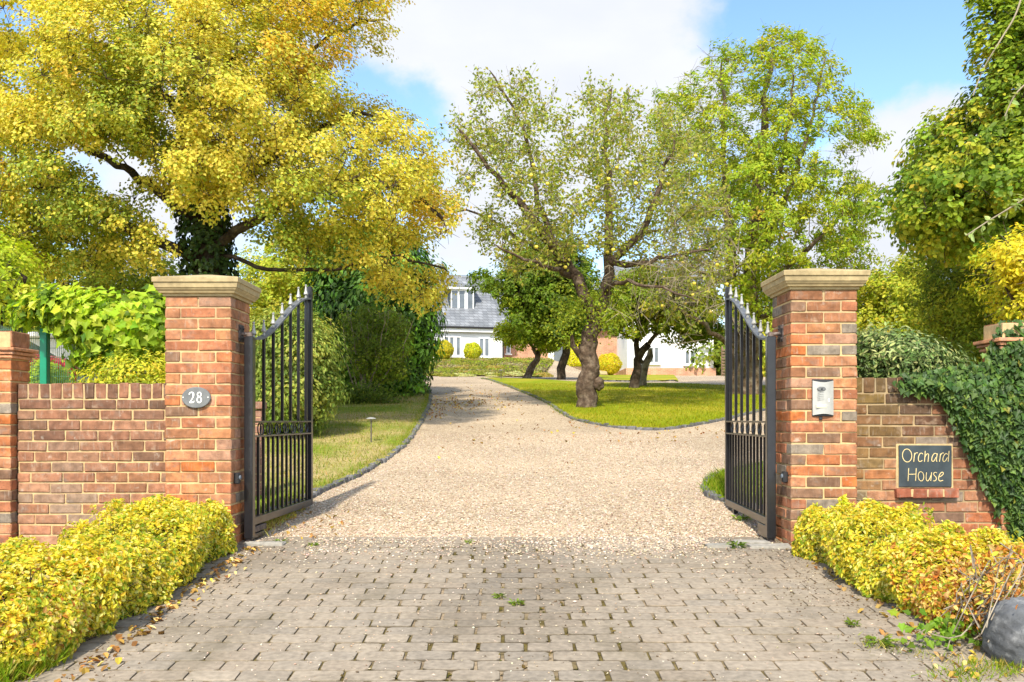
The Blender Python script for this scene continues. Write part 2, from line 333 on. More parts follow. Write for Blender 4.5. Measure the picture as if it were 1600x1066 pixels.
# ------------------------------------------------------------------ leaves
SH = {'diamond': ([(0, 0), (.45, -.5), (1, 0), (.45, .5)], [[0, 1, 2], [0, 2, 3]]),
      'ovate': ([(0, 0), (.25, -.42), (.65, -.40), (1, 0), (.65, .40), (.25, .42)], [[0, 1, 2, 3], [0, 3, 4, 5]]),
      'lobed': ([(0, 0), (-.12, -.34), (.22, -.40), (.30, -.62), (.55, -.30), (1, 0), (.55, .30), (.30, .62), (.22, .40), (-.12, .34)], [[0, 1, 2, 3, 4, 5], [0, 5, 6, 7, 8, 9]]),
      'blade': ([(0, -.5), (0, .5), (1, 0)], [[0, 1, 2]])}
def leaves(name, P, N, L, col, m, parent=None, shape='diamond', wr=.55, droop=.25, fold=.25, T=None, seed=1):
    r = np.random.default_rng(seed); n = len(P); N = nrm(N)
    if T is None: T = r.normal(size=(n, 3)) + np.array([0, 0, -droop])
    T = nrm(T - N * np.sum(T * N, 1, keepdims=True)); S = np.cross(N, T)
    L = np.broadcast_to(np.asarray(L, float), (n,))[:, None]; t, fc = SH[shape]; k = len(t)
    V = np.empty((n, k, 3))
    for i, (u, v) in enumerate(t):
        V[:, i] = P + T * (L * u) + S * (L * wr * v) + N * (L * wr * fold * abs(v)) - N * (L * .18 * u * u)
    base = (np.arange(n) * k)[:, None]
    Fc = np.concatenate([base + np.array(f) for f in fc], 0) if len({len(f) for f in fc}) == 1 else None
    return mk(name, V.reshape(-1, 3), Fc, m, parent, np.repeat(col, k, 0))
def pal(cols, idx, r, jit=.14, hue=.06):
    c = np.asarray(cols, float)[idx] * np.array([1.5, 1.42, .85]); n = len(c)
    return np.clip(c * (1 + r.normal(0, jit, (n, 1))) * (1 + r.normal(0, hue, (n, 3))), .003, .85)
def clump_leaves(C, Rad, per, cols, wts, seed, flat=.65, tone=None, upbias=.7, shell=.5, sub=0):
    """points, normals and colours of leaves round clump centres; each clump leans to one hue of the palette"""
    r = np.random.default_rng(seed); n = len(C); Rad = np.broadcast_to(Rad, (n,))
    if sub:                                             # break every clump into knobbly twig-end tufts
        tn = r.choice(len(cols), n, p=wts) if tone is None else tone; ks = np.maximum(3, (sub * (Rad / Rad.mean()) ** 2).round().astype(int)); ix = np.repeat(np.arange(n), ks); k_ = len(ix)
        us = nrm(r.normal(size=(k_, 3)) + np.array([0, -.15, .35])); C2 = C[ix] + us * (Rad[ix] * r.uniform(.55, 1.05, k_))[:, None] * np.array([1, 1, flat])
        per = per / sub; Rad = Rad[ix] * r.uniform(.26, .48, k_); C = C2; n = k_; tone = np.where(r.random(k_) < .8, tn[ix], r.choice(len(cols), k_, p=wts)); flat = min(.9, flat + .25)
    cnt = np.maximum(3, (per * (Rad / Rad.mean()) ** 2).astype(int)); ci = np.repeat(np.arange(n), cnt); m = len(ci)
    u = nrm(r.normal(size=(m, 3))); rad = np.where(r.random(m) < shell, .75 + .25 * r.random(m), r.random(m) ** .5)
    ctr = C.mean(0)
    P = C[ci] + u * (Rad[ci] * rad)[:, None] * np.array([1, 1, flat]) + r.normal(0, .03, (m, 3))
    N = u * .7 + np.array([0, 0, upbias]) + r.normal(0, .30, (m, 3)) + nrm(C[ci] - ctr) * .8
    k = len(cols); cb = r.choice(k, n, p=wts) if tone is None else tone
    idx = np.where(r.random(m) < .74, cb[ci], r.choice(k, m, p=wts))
    return P, N, pal(cols, idx, r), ci

def fill(poly, D, n, maxT, dmin, seed, holes=(), inset=.25, Dfun=None):
    """clump centres through the volume of a crown: outline in photo pixels at distance D, thickness up to maxT metres either way"""
    r = np.random.default_rng(seed); poly = np.asarray(poly, float); s = D / F
    x0, y0 = poly.min(0); x1, y1 = poly.max(0); out = np.zeros((0, 3)); tries = 0; dm = dmin
    while len(out) < n and tries < 14:
        tries += 1; m = n * 6
        x = r.uniform(x0, x1, m); y = r.uniform(y0, y1, m); k = inpoly(x, y, poly); x, y = x[k], y[k]
        e = edgedist(x, y, poly) * s; k = e > inset; x, y, e = x[k], y[k], e[k]
        t = np.where(e < maxT, np.sqrt(np.maximum(e * (2 * maxT - e), 0)), maxT)
        dd = r.uniform(-1, 1, len(x)) * t
        for hx, hy, hr in holes:
            k = (np.hypot(x - hx, y - hy) > hr) | (r.random(len(x)) < .06); x, y, dd = x[k], y[k], dd[k]
        for a, b, d in zip(x, y, dd):
            p = at(a, b, D + d)
            if len(out) == 0 or np.min(np.sum((out - p) ** 2, 1)) > dm * dm:
                out = np.vstack([out, p])
                if len(out) >= n: break
        dm *= .9
    return out

class Skel:
    def __init__(s): s.P = []; s.par = []; s.r = []
    def limb(s, pts, r0, r1, D, step=.22, wob=.03, base=False, seed=0):
        r = np.random.default_rng(seed + len(s.P))
        q = [at(p[0], p[1], D + (p[2] if len(p) > 2 else 0)) for p in pts]
        if base: q[0][2] = gz(q[0][0], q[0][1]) - .12
        Q = cr(q, step); n = len(Q)
        Q[1:-1] += r.normal(0, wob, (max(n - 2, 0), 3))
        if s.P:
            A = np.array(s.P); j = int(np.argmin(np.sum((A - Q[0]) ** 2, 1)))
        else: j = -1
        for i in range(n):
            s.P.append(Q[i]); s.par.append(j); s.r.append(r0 + (r1 - r0) * (i / max(n - 1, 1))); j = len(s.P) - 1
        return s
    def grow(s, C, rtip=.006, step=.3, wob=.05, up=.12, seed=3, minz=0, expo=2.3):
        r = np.random.default_rng(seed); A = np.array(s.P); n0 = len(A)
        d = np.array([np.min(np.sum((A - c) ** 2, 1)) for c in C]); s.r += []
        cap = n0 + len(C) * 30; buf = np.zeros((cap, 3)); buf[:n0] = A; n = n0
        ok = np.ones(cap, bool); ok[:n0] = A[:, 2] > minz
        for c in np.array(C)[np.argsort(d)]:
            D2 = np.linalg.norm(buf[:n] - c, axis=1) + .35 * np.maximum(0, buf[:n, 2] - c[2]) + (~ok[:n]) * 99
            j = int(np.argmin(D2)); a = buf[j]; L = np.linalg.norm(c - a); m = min(28, max(2, int(L / step)))
            ctl = (a + c) / 2 + np.array([0, 0, up * L]) + r.normal(0, .10 * L, 3)
            for i in range(1, m + 1):
                t = i / m; p = (1 - t) ** 2 * a + 2 * t * (1 - t) * ctl + t * t * c
                if i < m: p = p + r.normal(0, wob * min(L, 1), 3)
                s.P.append(p); s.par.append(j); s.r.append(rtip); buf[n] = p; j = n; n += 1
        acc = np.zeros(n); rad = np.array(s.r)
        for i in range(n - 1, -1, -1):
            acc[i] = max(acc[i], rtip ** expo)
            if s.par[i] >= 0: acc[s.par[i]] += acc[i] * (1 if True else 0) if i >= n0 else 0
        # pipe model only through the grown twigs, given limbs keep their own radii
        for i in range(n0, n): rad[i] = acc[i] ** (1 / expo)
        for i in range(n0, n):
            if s.par[i] >= 0: rad[i] = min(rad[i], rad[s.par[i]] * .92)
        s.r = list(rad); return s
    def mesh(s, mb, rough=0):
        n = len(s.P); P = np.array(s.P); rad = np.array(s.r); ch = [[] for _ in range(n)]; st = []
        for i, p in enumerate(s.par): (ch[p] if p >= 0 else st).append(i)
        todo = [(None, i) for i in st]
        while todo:
            a, i = todo.pop(); c = [] if a is None else [a]; c.append(i)
            while ch[i]:
                k = sorted(ch[i], key=lambda q: -rad[q]); todo += [(i, q) for q in k[1:]]; i = k[0]; c.append(i)
            if len(c) < 2: continue
            rr = rad[c].copy()
            if a is not None: rr[0] = rr[1]
            rr[-1] *= .6; big = rr.max()
            ns = 14 if big > .12 else 9 if big > .05 else 5 if big > .02 else 3
            mb.tube(P[c], rr, ns, cap=False, rough=rough if big > .08 else 0)
        return mb
def twigs(mb_or_none, C, ci_n, length, r0, seed, outward=None, up=.3):
    """short straight twigs fanned out of each clump centre, one vectorised mesh; returns V, F, start, end"""
    r = np.random.default_rng(seed); n = len(C) * ci_n; a = np.repeat(C, ci_n, 0)
    d = nrm(r.normal(size=(n, 3)) + np.array([0, 0, up]) + (0 if outward is None else np.repeat(outward, ci_n, 0)))
    L = length * r.uniform(.5, 1.3, n)[:, None]; b = a + d * L
    u = nrm(np.cross(d, r.normal(size=(n, 3)))); v = np.cross(d, u); V = np.empty((n, 6, 3))
    for k in range(3):
        o = cos(k * 2.094) * u + sin(k * 2.094) * v; V[:, k] = a + o * r0; V[:, 3 + k] = b + o * r0 * .4
    base = (np.arange(n) * 6)[:, None]
    Fc = np.concatenate([base + np.array(f) for f in ([0, 1, 4, 3], [1, 2, 5, 4], [2, 0, 3, 5])], 0)
    return V.reshape(-1, 3), Fc, a, b
# ------------------------------------------------------------------ ground, drive, lawns
def grid_sheet(name, xs, ys, dz, m, kind='structure'):
    X, Y = np.meshgrid(xs, ys, indexing='ij'); nx, ny = X.shape
    V = np.stack([X, Y, gz(X, Y) + dz], -1).reshape(-1, 3)
    i, j = np.meshgrid(np.arange(nx - 1), np.arange(ny - 1), indexing='ij'); b = (i * ny + j).ravel()
    return tag(mk(name, V, np.stack([b, b + ny, b + ny + 1, b + 1], 1), m, smooth_=True), kind=kind)
def axis_(a): return np.concatenate([np.arange(p, q, s) for p, q, s in a])
grid_sheet('ground', axis_([(-300, -40, 20), (-40, -10, 2), (-10, 16, .5), (16, 40, 2), (40, 301, 20)]), axis_([(-30, 2, 2), (2, 60, .5), (60, 110, 2), (110, 391, 20)]), -.05, M['ground'])
grid_sheet('driveway', axis_([(-4.2, 18, .2)]), axis_([(6.50, 60, .2)]), 0, M['gravel'])
def sheet(name, poly, dz, m, step=.3):
    poly = np.asarray(poly); n = len(poly)
    x0, y0 = poly.min(0); x1, y1 = poly.max(0)
    X, Y = np.meshgrid(np.arange(x0, x1, step), np.arange(y0, y1, step)); X = X.ravel(); Y = Y.ravel()
    k = inpoly(X, Y, poly); X, Y = X[k], Y[k]; k = edgedist(X, Y, poly) > step * .4
    pts = [Vector(p) for p in poly] + [Vector((a, b)) for a, b in zip(X[k], Y[k])]
    r = geometry.delaunay_2d_cdt(pts, [], [list(range(n))], 1, 1e-5)
    P = np.array([(v.x, v.y) for v in r[0]]); V = np.column_stack([P, gz(P[:, 0], P[:, 1]) + dz])
    Fc = [list(f) if (P[f[1]][0] - P[f[0]][0]) * (P[f[2]][1] - P[f[0]][1]) - (P[f[1]][1] - P[f[0]][1]) * (P[f[2]][0] - P[f[0]][0]) > 0 else list(f)[::-1] for f in r[2]]
    # a short skirt down to the drive closes the edge
    return tag(mk(name, V, Fc, m, smooth_=True), kind='structure')
def edge(pxs, step=.15): return cr([hit(*p) for p in pxs], step)
eL = edge([(396, 822), (440, 798), (478, 783), (510, 768), (560, 745), (600, 722), (635, 695), (655, 668), (669, 640), (673, 622), (670, 607), (655, 597)])
lawnL = np.vstack([eL, [[-9, 30], [-14, 20], [-9, 10], [-4, 7.1], [-2.6, 7.0]]])
eR = edge([(752, 592), (800, 607), (850, 628), (880, 648), (915, 661), (980, 671), (1040, 672), (1090, 665), (1140, 655), (1200, 641), (1290, 625), (1400, 612)])
bR = edge([(1400, 608), (1290, 606), (1200, 604), (1130, 603), (1060, 600), (960, 599), (900, 597.5), (830, 593), (775, 590.5)], .4)
lawnR = np.vstack([eR, bR])
eB = edge([(1300, 716), (1215, 726), (1160, 734), (1120, 744), (1103, 754), (1099, 766), (1108, 778), (1150, 790), (1220, 802), (1290, 812)])
lawnB = np.vstack([eB, [[8, 7.4], [14, 9], [14, 14]]])
lawnU = np.vstack([edge([(905, 595), (1000, 596.5), (1050, 595.5), (1057, 592), (1042, 587), (1000, 581), (950, 577), (908, 577)], .4)])
bedp = np.vstack([edge([(600, 586), (672, 588), (760, 588.5), (845, 590)], .4), [[2.4, 53], [2.2, 57.9], [-14, 57.9], [-14, 50]]])
sheet('lawn', lawnL, .035, M['lawn_dry']); sheet('lawn', lawnR, .035, M['lawn']); sheet('lawn', lawnB, .035, M['lawn']); sheet('lawn', lawnU, .05, M['lawn'], .4)
sheet('planting_bed', bedp, .05, M['soil'], .4)
sheet('border_bed', np.array([[-1.88, 2.2], [-1.9, 6.5], [-4.6, 6.6], [-4.6, 2.2]]), -.01, M['soil'])
sheet('border_bed', np.array([[1.97, 4.2], [4.8, 3.6], [4.8, 6.6], [1.93, 6.5]]), -.01, M['soil'])

def kerb(line, inward, name='kerb'):
    mb = MB(); L = np.concatenate([[0], np.cumsum(np.linalg.norm(np.diff(line, axis=0), axis=1))]); s = 0
    while s < L[-1] - .1:
        l = rng.uniform(.10, .19); c = s + l / 2
        p = np.array([np.interp(c, L, line[:, k]) for k in (0, 1)]); q = np.array([np.interp(c + .05, L, line[:, k]) for k in (0, 1)])
        t = nrm(q - p) if c + .05 < L[-1] else t; a = [[t[0], t[1], 0], [-t[1], t[0], 0], [0, 0, 1]]
        n = np.array([-t[1], t[0]]) * inward
        g = .13 * rng.uniform(.7, 1.35); sh = rng.normal(0, .008, 2)
        mb.box((p[0] + n[0] * .02 + sh[0], p[1] + n[1] * .02 + sh[1], gz(*p) - .004 + rng.normal(0, .006)), (l / 2 - .006, rng.uniform(.03, .045), .05), bev=.014, col=(g, g * .97, g * .94), ax=a, jit=.004)
        s += l
    o = mb.build(name, M['kerbstone']); return tag(o, kind='structure')
M['kerbstone'] = mat('kerb_stone', None, .75, .3, 20, .4, 60, .3)
kerb(eL, 1); kerb(eR, 1); kerb(eB, 1); kerb(edge([(905, 595.5), (1000, 597), (1053, 595.5)], .4), 1)

# block-paved apron
mb = MB(); pitch, bl = .1245, .214; row = 0; y = 2.6
tones = [(.292, .242, .180), (.305, .252, .188), (.282, .235, .177), (.315, .260, .192), (.298, .242, .178), (.275, .232, .178)]
while y < 6.62:
    x = -2.3 + (row % 2) * bl * .5 + rng.uniform(-.02, .02); xr = 1.99 + .06 * max(0, 5.4 - y)
    while x < xr + .15:
        l = bl + rng.normal(0, .004)
        if x + l > -1.86 - .30 * max(0, (4.0 - y)) and x < xr:
            c = np.array(tones[rng.integers(len(tones))]) * rng.uniform(.95, 1.05)
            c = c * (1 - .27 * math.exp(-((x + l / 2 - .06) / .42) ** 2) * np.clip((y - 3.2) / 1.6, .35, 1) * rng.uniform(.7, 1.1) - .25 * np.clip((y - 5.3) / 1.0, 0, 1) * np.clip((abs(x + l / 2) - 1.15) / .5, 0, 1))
            hx = l / 2 - rng.uniform(.0015, .0045); hy = pitch / 2 - rng.uniform(.0012, .003)
            gap = .0075 * math.exp(-((x + l / 2 - .05) / .6) ** 2) + .0005; hx -= gap * rng.uniform(.2, 1.4); k = rng.uniform(.010, .020); dj = np.clip(1 - math.exp(-((x + l / 2 - .05) / .85) ** 2) + rng.normal(0, .2), 0, .85); cxp, cyp = x + l / 2, y + pitch / 2
            oc = np.array([(-hx, -hy + k), (-hx + k, -hy), (hx - k, -hy), (hx, -hy + k), (hx, hy - k), (hx - k, hy), (-hx + k, hy), (-hx, hy - k)]) + rng.normal(0, .0016, (8, 2))
            B = np.vstack([np.column_stack([oc * f_, np.full(8, z_)]) for f_, z_ in ((1, -.02), (1, .006), (.988, .0112), (.972, .0120))]); B[16:24, 1] = B[8:16, 1] * .955; B[24:, 1] = B[8:16, 1] * .90
            a = rng.normal(0, .008); B[:, :2] = B[:, :2] @ np.array([[cos(a), sin(a)], [-sin(a), cos(a)]])
            B += np.array([cxp, cyp, 0]); B[:, 2] += gz(B[:, 0], B[:, 1]) + rng.normal(0, .0012)
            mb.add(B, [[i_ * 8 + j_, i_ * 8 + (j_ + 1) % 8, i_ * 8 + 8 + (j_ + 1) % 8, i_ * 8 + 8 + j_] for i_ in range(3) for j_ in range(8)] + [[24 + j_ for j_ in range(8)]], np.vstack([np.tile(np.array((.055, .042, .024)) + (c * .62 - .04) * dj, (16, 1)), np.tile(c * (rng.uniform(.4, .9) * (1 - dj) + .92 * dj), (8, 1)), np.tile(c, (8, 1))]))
        x += l
    y += pitch; row += 1
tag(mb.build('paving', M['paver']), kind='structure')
grid_sheet('paving_joints', axis_([(-2.3, 2.35, .25)]), axis_([(2.5, 6.7, .25)]), .004, M['joint'])
# flat stone strip at the gate line
mb = MB()
for x0, x1, y0, y1 in ((1.56, 1.80, 6.42, 6.53), (1.62, 1.95, 6.29, 6.38), (1.34, 1.58, 6.32, 6.41), (-1.85, -1.58, 6.38, 6.48)):
    zc = gz((x0 + x1) / 2, (y0 + y1) / 2); mb.box(((x0 + x1) / 2, (y0 + y1) / 2, zc + .012), ((x1 - x0) / 2, (y1 - y0) / 2, .02), .008, (.31, .29, .25), jit=.004)
tag(mb.build('threshold_stones', M['paver']), kind='structure')

# loose stones on the near drive and spilled over the paving
r_ = np.random.default_rng(11)
def pebbles(name, X, Y, s, dz=0.0):
    n = len(X); t = np.array([(1, 0, 0), (-1, 0, 0), (0, 1, 0), (0, -1, 0), (0, 0, 1), (0, 0, -1)], float)
    f = np.array([[0, 2, 4], [2, 1, 4], [1, 3, 4], [3, 0, 4], [2, 0, 5], [1, 2, 5], [3, 1, 5], [0, 3, 5]])
    a = r_.uniform(0, 2 * pi, n); sc_ = s[:, None] * r_.uniform(.55, 1.3, (n, 3)); sc_[:, 2] *= .62
    V = t[None] * sc_[:, None] + r_.normal(0, .18, (n, 6, 3)) * s[:, None, None]
    ca, sa = np.cos(a)[:, None], np.sin(a)[:, None]
    V = np.stack([V[..., 0] * ca - V[..., 1] * sa, V[..., 0] * sa + V[..., 1] * ca, V[..., 2]], -1)
    V += np.stack([X, Y, gz(X, Y) + dz + s * .35], -1)[:, None]
    Fc = (np.arange(n) * 6)[:, None, None] + f[None]
    cols = np.array([(.66, .51, .36), (.58, .43, .29), (.72, .60, .48), (.46, .31, .20), (.26, .17, .10), (.62, .45, .30), (.70, .56, .42)]) * np.array([.53, .575, .97])
    c = pal(cols, r_.choice(7, n, p=[.26, .22, .17, .09, .03, .12, .11]), r_, .12, .05)
    return tag(mk(name, V.reshape(-1, 3), Fc.reshape(-1, 3), M['pebble'], None, np.repeat(c, 6, 0)), kind='stuff')
n = 62000; Y = 6.5 + 9.0 * r_.random(n) ** 1.7; X = r_.uniform(-1, 1, n) * np.minimum(2.6, .56 * Y) ; X = np.where(r_.random(n) < .18, r_.uniform(1.2, 5.2, n), X)
k = ~inpoly(X, Y, lawnL) & ~inpoly(X, Y, lawnB) & ~inpoly(X, Y, lawnR) & (X > -2.0) & ~((Y < 6.76) & (np.abs(X) > 1.9)); X, Y = X[k], Y[k]
pebbles('gravel', X, Y, r_.uniform(.005, .0105, len(X)))
n = 7000; Y = 6.66 - np.abs(r_.normal(0, .30, n)) * (1 + .5 * r_.random(n)); X = r_.uniform(-1.85, 1.95, n)
k = r_.random(n) < np.clip(.35 + .5 * np.sin(X * 2.1 + .4) + .6 * ((np.abs(np.abs(X) - .9) < .5)), .1, 1); X, Y = X[k], Y[k]
pebbles('gravel', X, Y, r_.uniform(.004, .010, len(X)), .012)
n = 1500; Y = r_.uniform(3.4, 6.5, n); X = r_.uniform(-1.8, 1.95, n)
pebbles('gravel', X, Y, r_.uniform(.0025, .0065, n), .012)
# dark crumbs of soil and moss on the edges of the paving
n = 1900; Y = r_.uniform(3.3, 6.6, n); X = np.where(r_.random(n) < .6, 1.95 - np.abs(r_.normal(0, .33, n)), np.where(r_.random(n) < .6, -1.84 + np.abs(r_.normal(0, .16, n)), r_.normal(0, .5, n)))
s = r_.uniform(.002, .007, n); o = pebbles('dirt', X, Y, s, .011); o.data.materials[0] = M['soil']

# moss in the joints down the middle of the apron
P = []
for i in range(2600):
    rw = r_.integers(2, 31); yy = 2.6 + rw * pitch + r_.uniform(0, pitch); xx = -2.3 + (rw % 2) * bl * .5 + bl * r_.integers(0, 21) + r_.normal(0, .006)
    if r_.random() < math.exp(-((xx - .05) / .62) ** 2) and -1.8 < xx < 1.95: P.append((xx, yy))
P = np.array(P); Z = gz(P[:, 0], P[:, 1]) + .008
n = len(P); c = pal([(.07, .052, .02), (.055, .05, .014), (.10, .075, .03)], r_.integers(0, 3, n), r_)
tag(leaves('moss', np.column_stack([P, Z]), r_.normal(size=(n, 3)) * .4 + np.array([0, 0, 1]), r_.uniform(.012, .024, n), c, M['litter'], None, 'ovate', .9, 0), kind='stuff')

# grass blades
def blades(poly, n, h, seed, cols, ymax, hv=.4, xlim=None):
    r = np.random.default_rng(seed); x0, y0 = poly.min(0); x1, y1 = poly.max(0); y1 = min(y1, ymax)
    if xlim: x0, x1 = max(x0, xlim[0]), min(x1, xlim[1])
    X = r.uniform(x0, x1, n * 4); Y = y0 + (y1 - y0) * r.random(n * 4) ** 1.5; k = inpoly(X, Y, poly); X, Y = X[k][:n], Y[k][:n]
    n = len(X); T = np.column_stack([r.normal(0, .5, (n, 2)), np.ones(n)]); N = np.column_stack([r.normal(0, 1, (n, 2)), np.full(n, .3)])
    Hh = h * (1 + r.normal(0, hv, n)).clip(.3, 2.5)
    o = leaves('grass', np.column_stack([X, Y, gz(X, Y) + .03]), N, Hh, pal(cols, r.integers(0, len(cols), n), r, .2, .08), M['blade'], None, 'blade', .14, 0, 0, T=T, seed=seed)
    return tag(o, kind='stuff')
blades(lawnL, 42000, .045, 5, [(.12, .17, .02), (.15, .20, .025), (.26, .22, .10), (.24, .21, .08), (.10, .16, .015)], 26, xlim=(-5.5, 0))
blades(lawnR, 60000, .045, 6, [(.15, .185, .006), (.19, .205, .008), (.11, .155, .005), (.25, .21, .03)], 32, xlim=(-2, 9))
blades(lawnB, 26000, .06, 8, [(.11, .18, .012), (.14, .21, .015), (.08, .14, .01)], 12, xlim=(1.5, 6))
# longer fringe where the lawns meet the kerb, and tufts at the foot of the borders
def fringe(line, n, h, seed, off, cols):
    r = np.random.default_rng(seed); i = r.integers(0, len(line) - 1, n); t = r.random(n)[:, None]
    p = line[i] * (1 - t) + line[i + 1] * t + r.normal(0, .05, (n, 2)) + off
    T = np.column_stack([r.normal(0, .6, (n, 2)), np.ones(n)]); N = np.column_stack([r.normal(0, 1, (n, 2)), np.full(n, .3)])
    return tag(leaves('grass', np.column_stack([p, gz(p[:, 0], p[:, 1]) + .02]), N, h * r.uniform(.4, 1.5, n), pal(cols, r.integers(0, len(cols), n), r, .2, .08), M['blade'], None, 'blade', .11, 0, 0, T=T, seed=seed), kind='stuff')
G1 = [(.12, .19, .015), (.16, .21, .02), (.09, .15, .01), (.24, .21, .07)]
fringe(eL, 9000, .05, 21, (-.10, .03), G1); fringe(eR, 9000, .045, 22, (.0, .12), G1); fringe(eB, 5000, .055, 23, (.1, .02), G1)
fringe(np.array([[-2.15, 3.3], [-1.98, 3.95]]), 1500, .08, 24, (0, 0), G1); fringe(np.array([[1.75, 3.72], [2.3, 3.95]]), 700, .035, 25, (0, 0), G1)
fringe(np.array([[1.55, 4.2], [2.15, 3.75]]), 350, .03, 26, (0, 0), G1 + [(.4, .33, .16)]); fringe(np.array([[-1.9, 6.75], [-1.86, 8.0]]), 1600, .05, 27, (0, 0), [(.36, .30, .13), (.25, .2, .1), (.2, .26, .05)])

# fallen leaves
r_ = np.random.default_rng(31)
def litter(P, L, seed, cols):
    r = np.random.default_rng(seed); n = len(P)
    return tag(leaves('fallen_leaves', np.column_stack([P, gz(P[:, 0], P[:, 1]) + .03]), r.normal(size=(n, 3)) * .35 + np.array([0, 0, 1]), r.uniform(.6, 1.3, n) * L, pal(cols, r.integers(0, len(cols), n), r, .2, .08), M['litter'], None, 'ovate', .7, 0, .4, seed=seed), kind='stuff')
LC = [(.25, .13, .06), (.30, .19, .07), (.17, .09, .045), (.34, .26, .06), (.24, .15, .09)]
P = []
for a, b, m_, s in ((695, 632, 240, 26), (760, 628, 120, 28), (668, 650, 60, 14), (800, 660, 90, 120), (760, 615, 110, 40), (920, 664, 60, 40), (1070, 668, 70, 50)):
    for i in range(m_):
        q = hit(a + r_.normal(0, s), b + r_.normal(0, s * .28)); P.append(q)
litter(np.array(P), .055, 41, LC)
X = r_.uniform(1, 9, 700); Y = r_.uniform(16, 32, 700); k = inpoly(X, Y, lawnR); litter(np.column_stack([X, Y])[k], .05, 42, [(.42, .36, .06), (.34, .24, .06), (.44, .40, .15)])
P = np.vstack([np.column_stack([-1.82 + np.abs(r_.normal(0, .07, 170)), r_.uniform(3.6, 6.3, 170)]), np.column_stack([1.95 + r_.normal(0, .06, 90), r_.uniform(4.3, 6.2, 90)]), np.column_stack([r_.uniform(1.7, 2.3, 70), r_.uniform(3.6, 4.4, 70)]), np.column_stack([r_.uniform(-1.9, -1.3, 50), r_.uniform(6.6, 7.8, 50)])])
litter(P, .04, 43, LC + [(.5, .36, .2)])

# ------------------------------------------------------------------ brick walls and gate pillars
PIL = [(.53, .215, .10), (.50, .25, .145), (.46, .20, .115), (.55, .27, .14), (.38, .19, .11), (.58, .20, .07), (.27, .17, .12), (.30, .27, .235), (.48, .29, .21)]
PW = [.2, .18, .15, .13, .1, .06, .08, .04, .06]
def bcol(kind, z, x=0):
    if kind == 'pillar': c = np.array(PIL[rng.choice(9, p=PW)])
    elif kind == 'pillar_mixed': c = np.array(PIL[rng.choice(9, p=[.2, .1, .15, .06, .17, .08, .14, .08, .02])]) * .93
    elif kind == 'wall':        # weathered dark near the coping, pinker below
        t = np.clip((z - .25) / .75 + rng.normal(0, .22), 0, 1)
        a = np.array([(.46, .24, .17), (.42, .22, .15), (.33, .25, .21), (.44, .26, .19), (.36, .19, .12)][rng.integers(5)])
        b = np.array([(.215, .125, .10), (.25, .14, .11), (.17, .11, .09), (.29, .155, .115)][rng.integers(4)]); c = a * (1 - t) + b * t
    else:
        t = np.clip((z - .45) / .55 + rng.normal(0, .18), 0, 1)
        a = np.array([(.46, .19, .11), (.36, .17, .11), (.25, .17, .14), (.43, .23, .16), (.40, .16, .09), (.26, .23, .22)][rng.integers(6)])
        b = np.array([(.11, .075, .06), (.14, .085, .06), (.17, .10, .07)][rng.integers(3)]); c = a * (1 - t) + b * t
        mo = np.clip((2.72 - x) / .35, 0, 1) * np.clip((z - .1) / .4, 0, 1) * rng.uniform(.2, .8); c = c * (1 - mo) + np.array((.19, .145, .055)) * mo
    return c * rng.uniform(.88, 1.12) * (np.array([.78, .70, .60]) if kind.startswith('pillar') else np.array([.84, .74, .58]))
BJ = dict(bev=.0045, jit=.0017)
def put(mb, x0, x1, y0, y1, z0, z1, c):
    d = np.clip(rng.normal(0, .0012, 3), -.002, .002); mb.box(((x0 + x1) / 2 + d[0], (y0 + y1) / 2 + d[1], (z0 + z1) / 2 + d[2]), ((x1 - x0) / 2, (y1 - y0) / 2, (z1 - z0) / 2), col=c, **BJ)
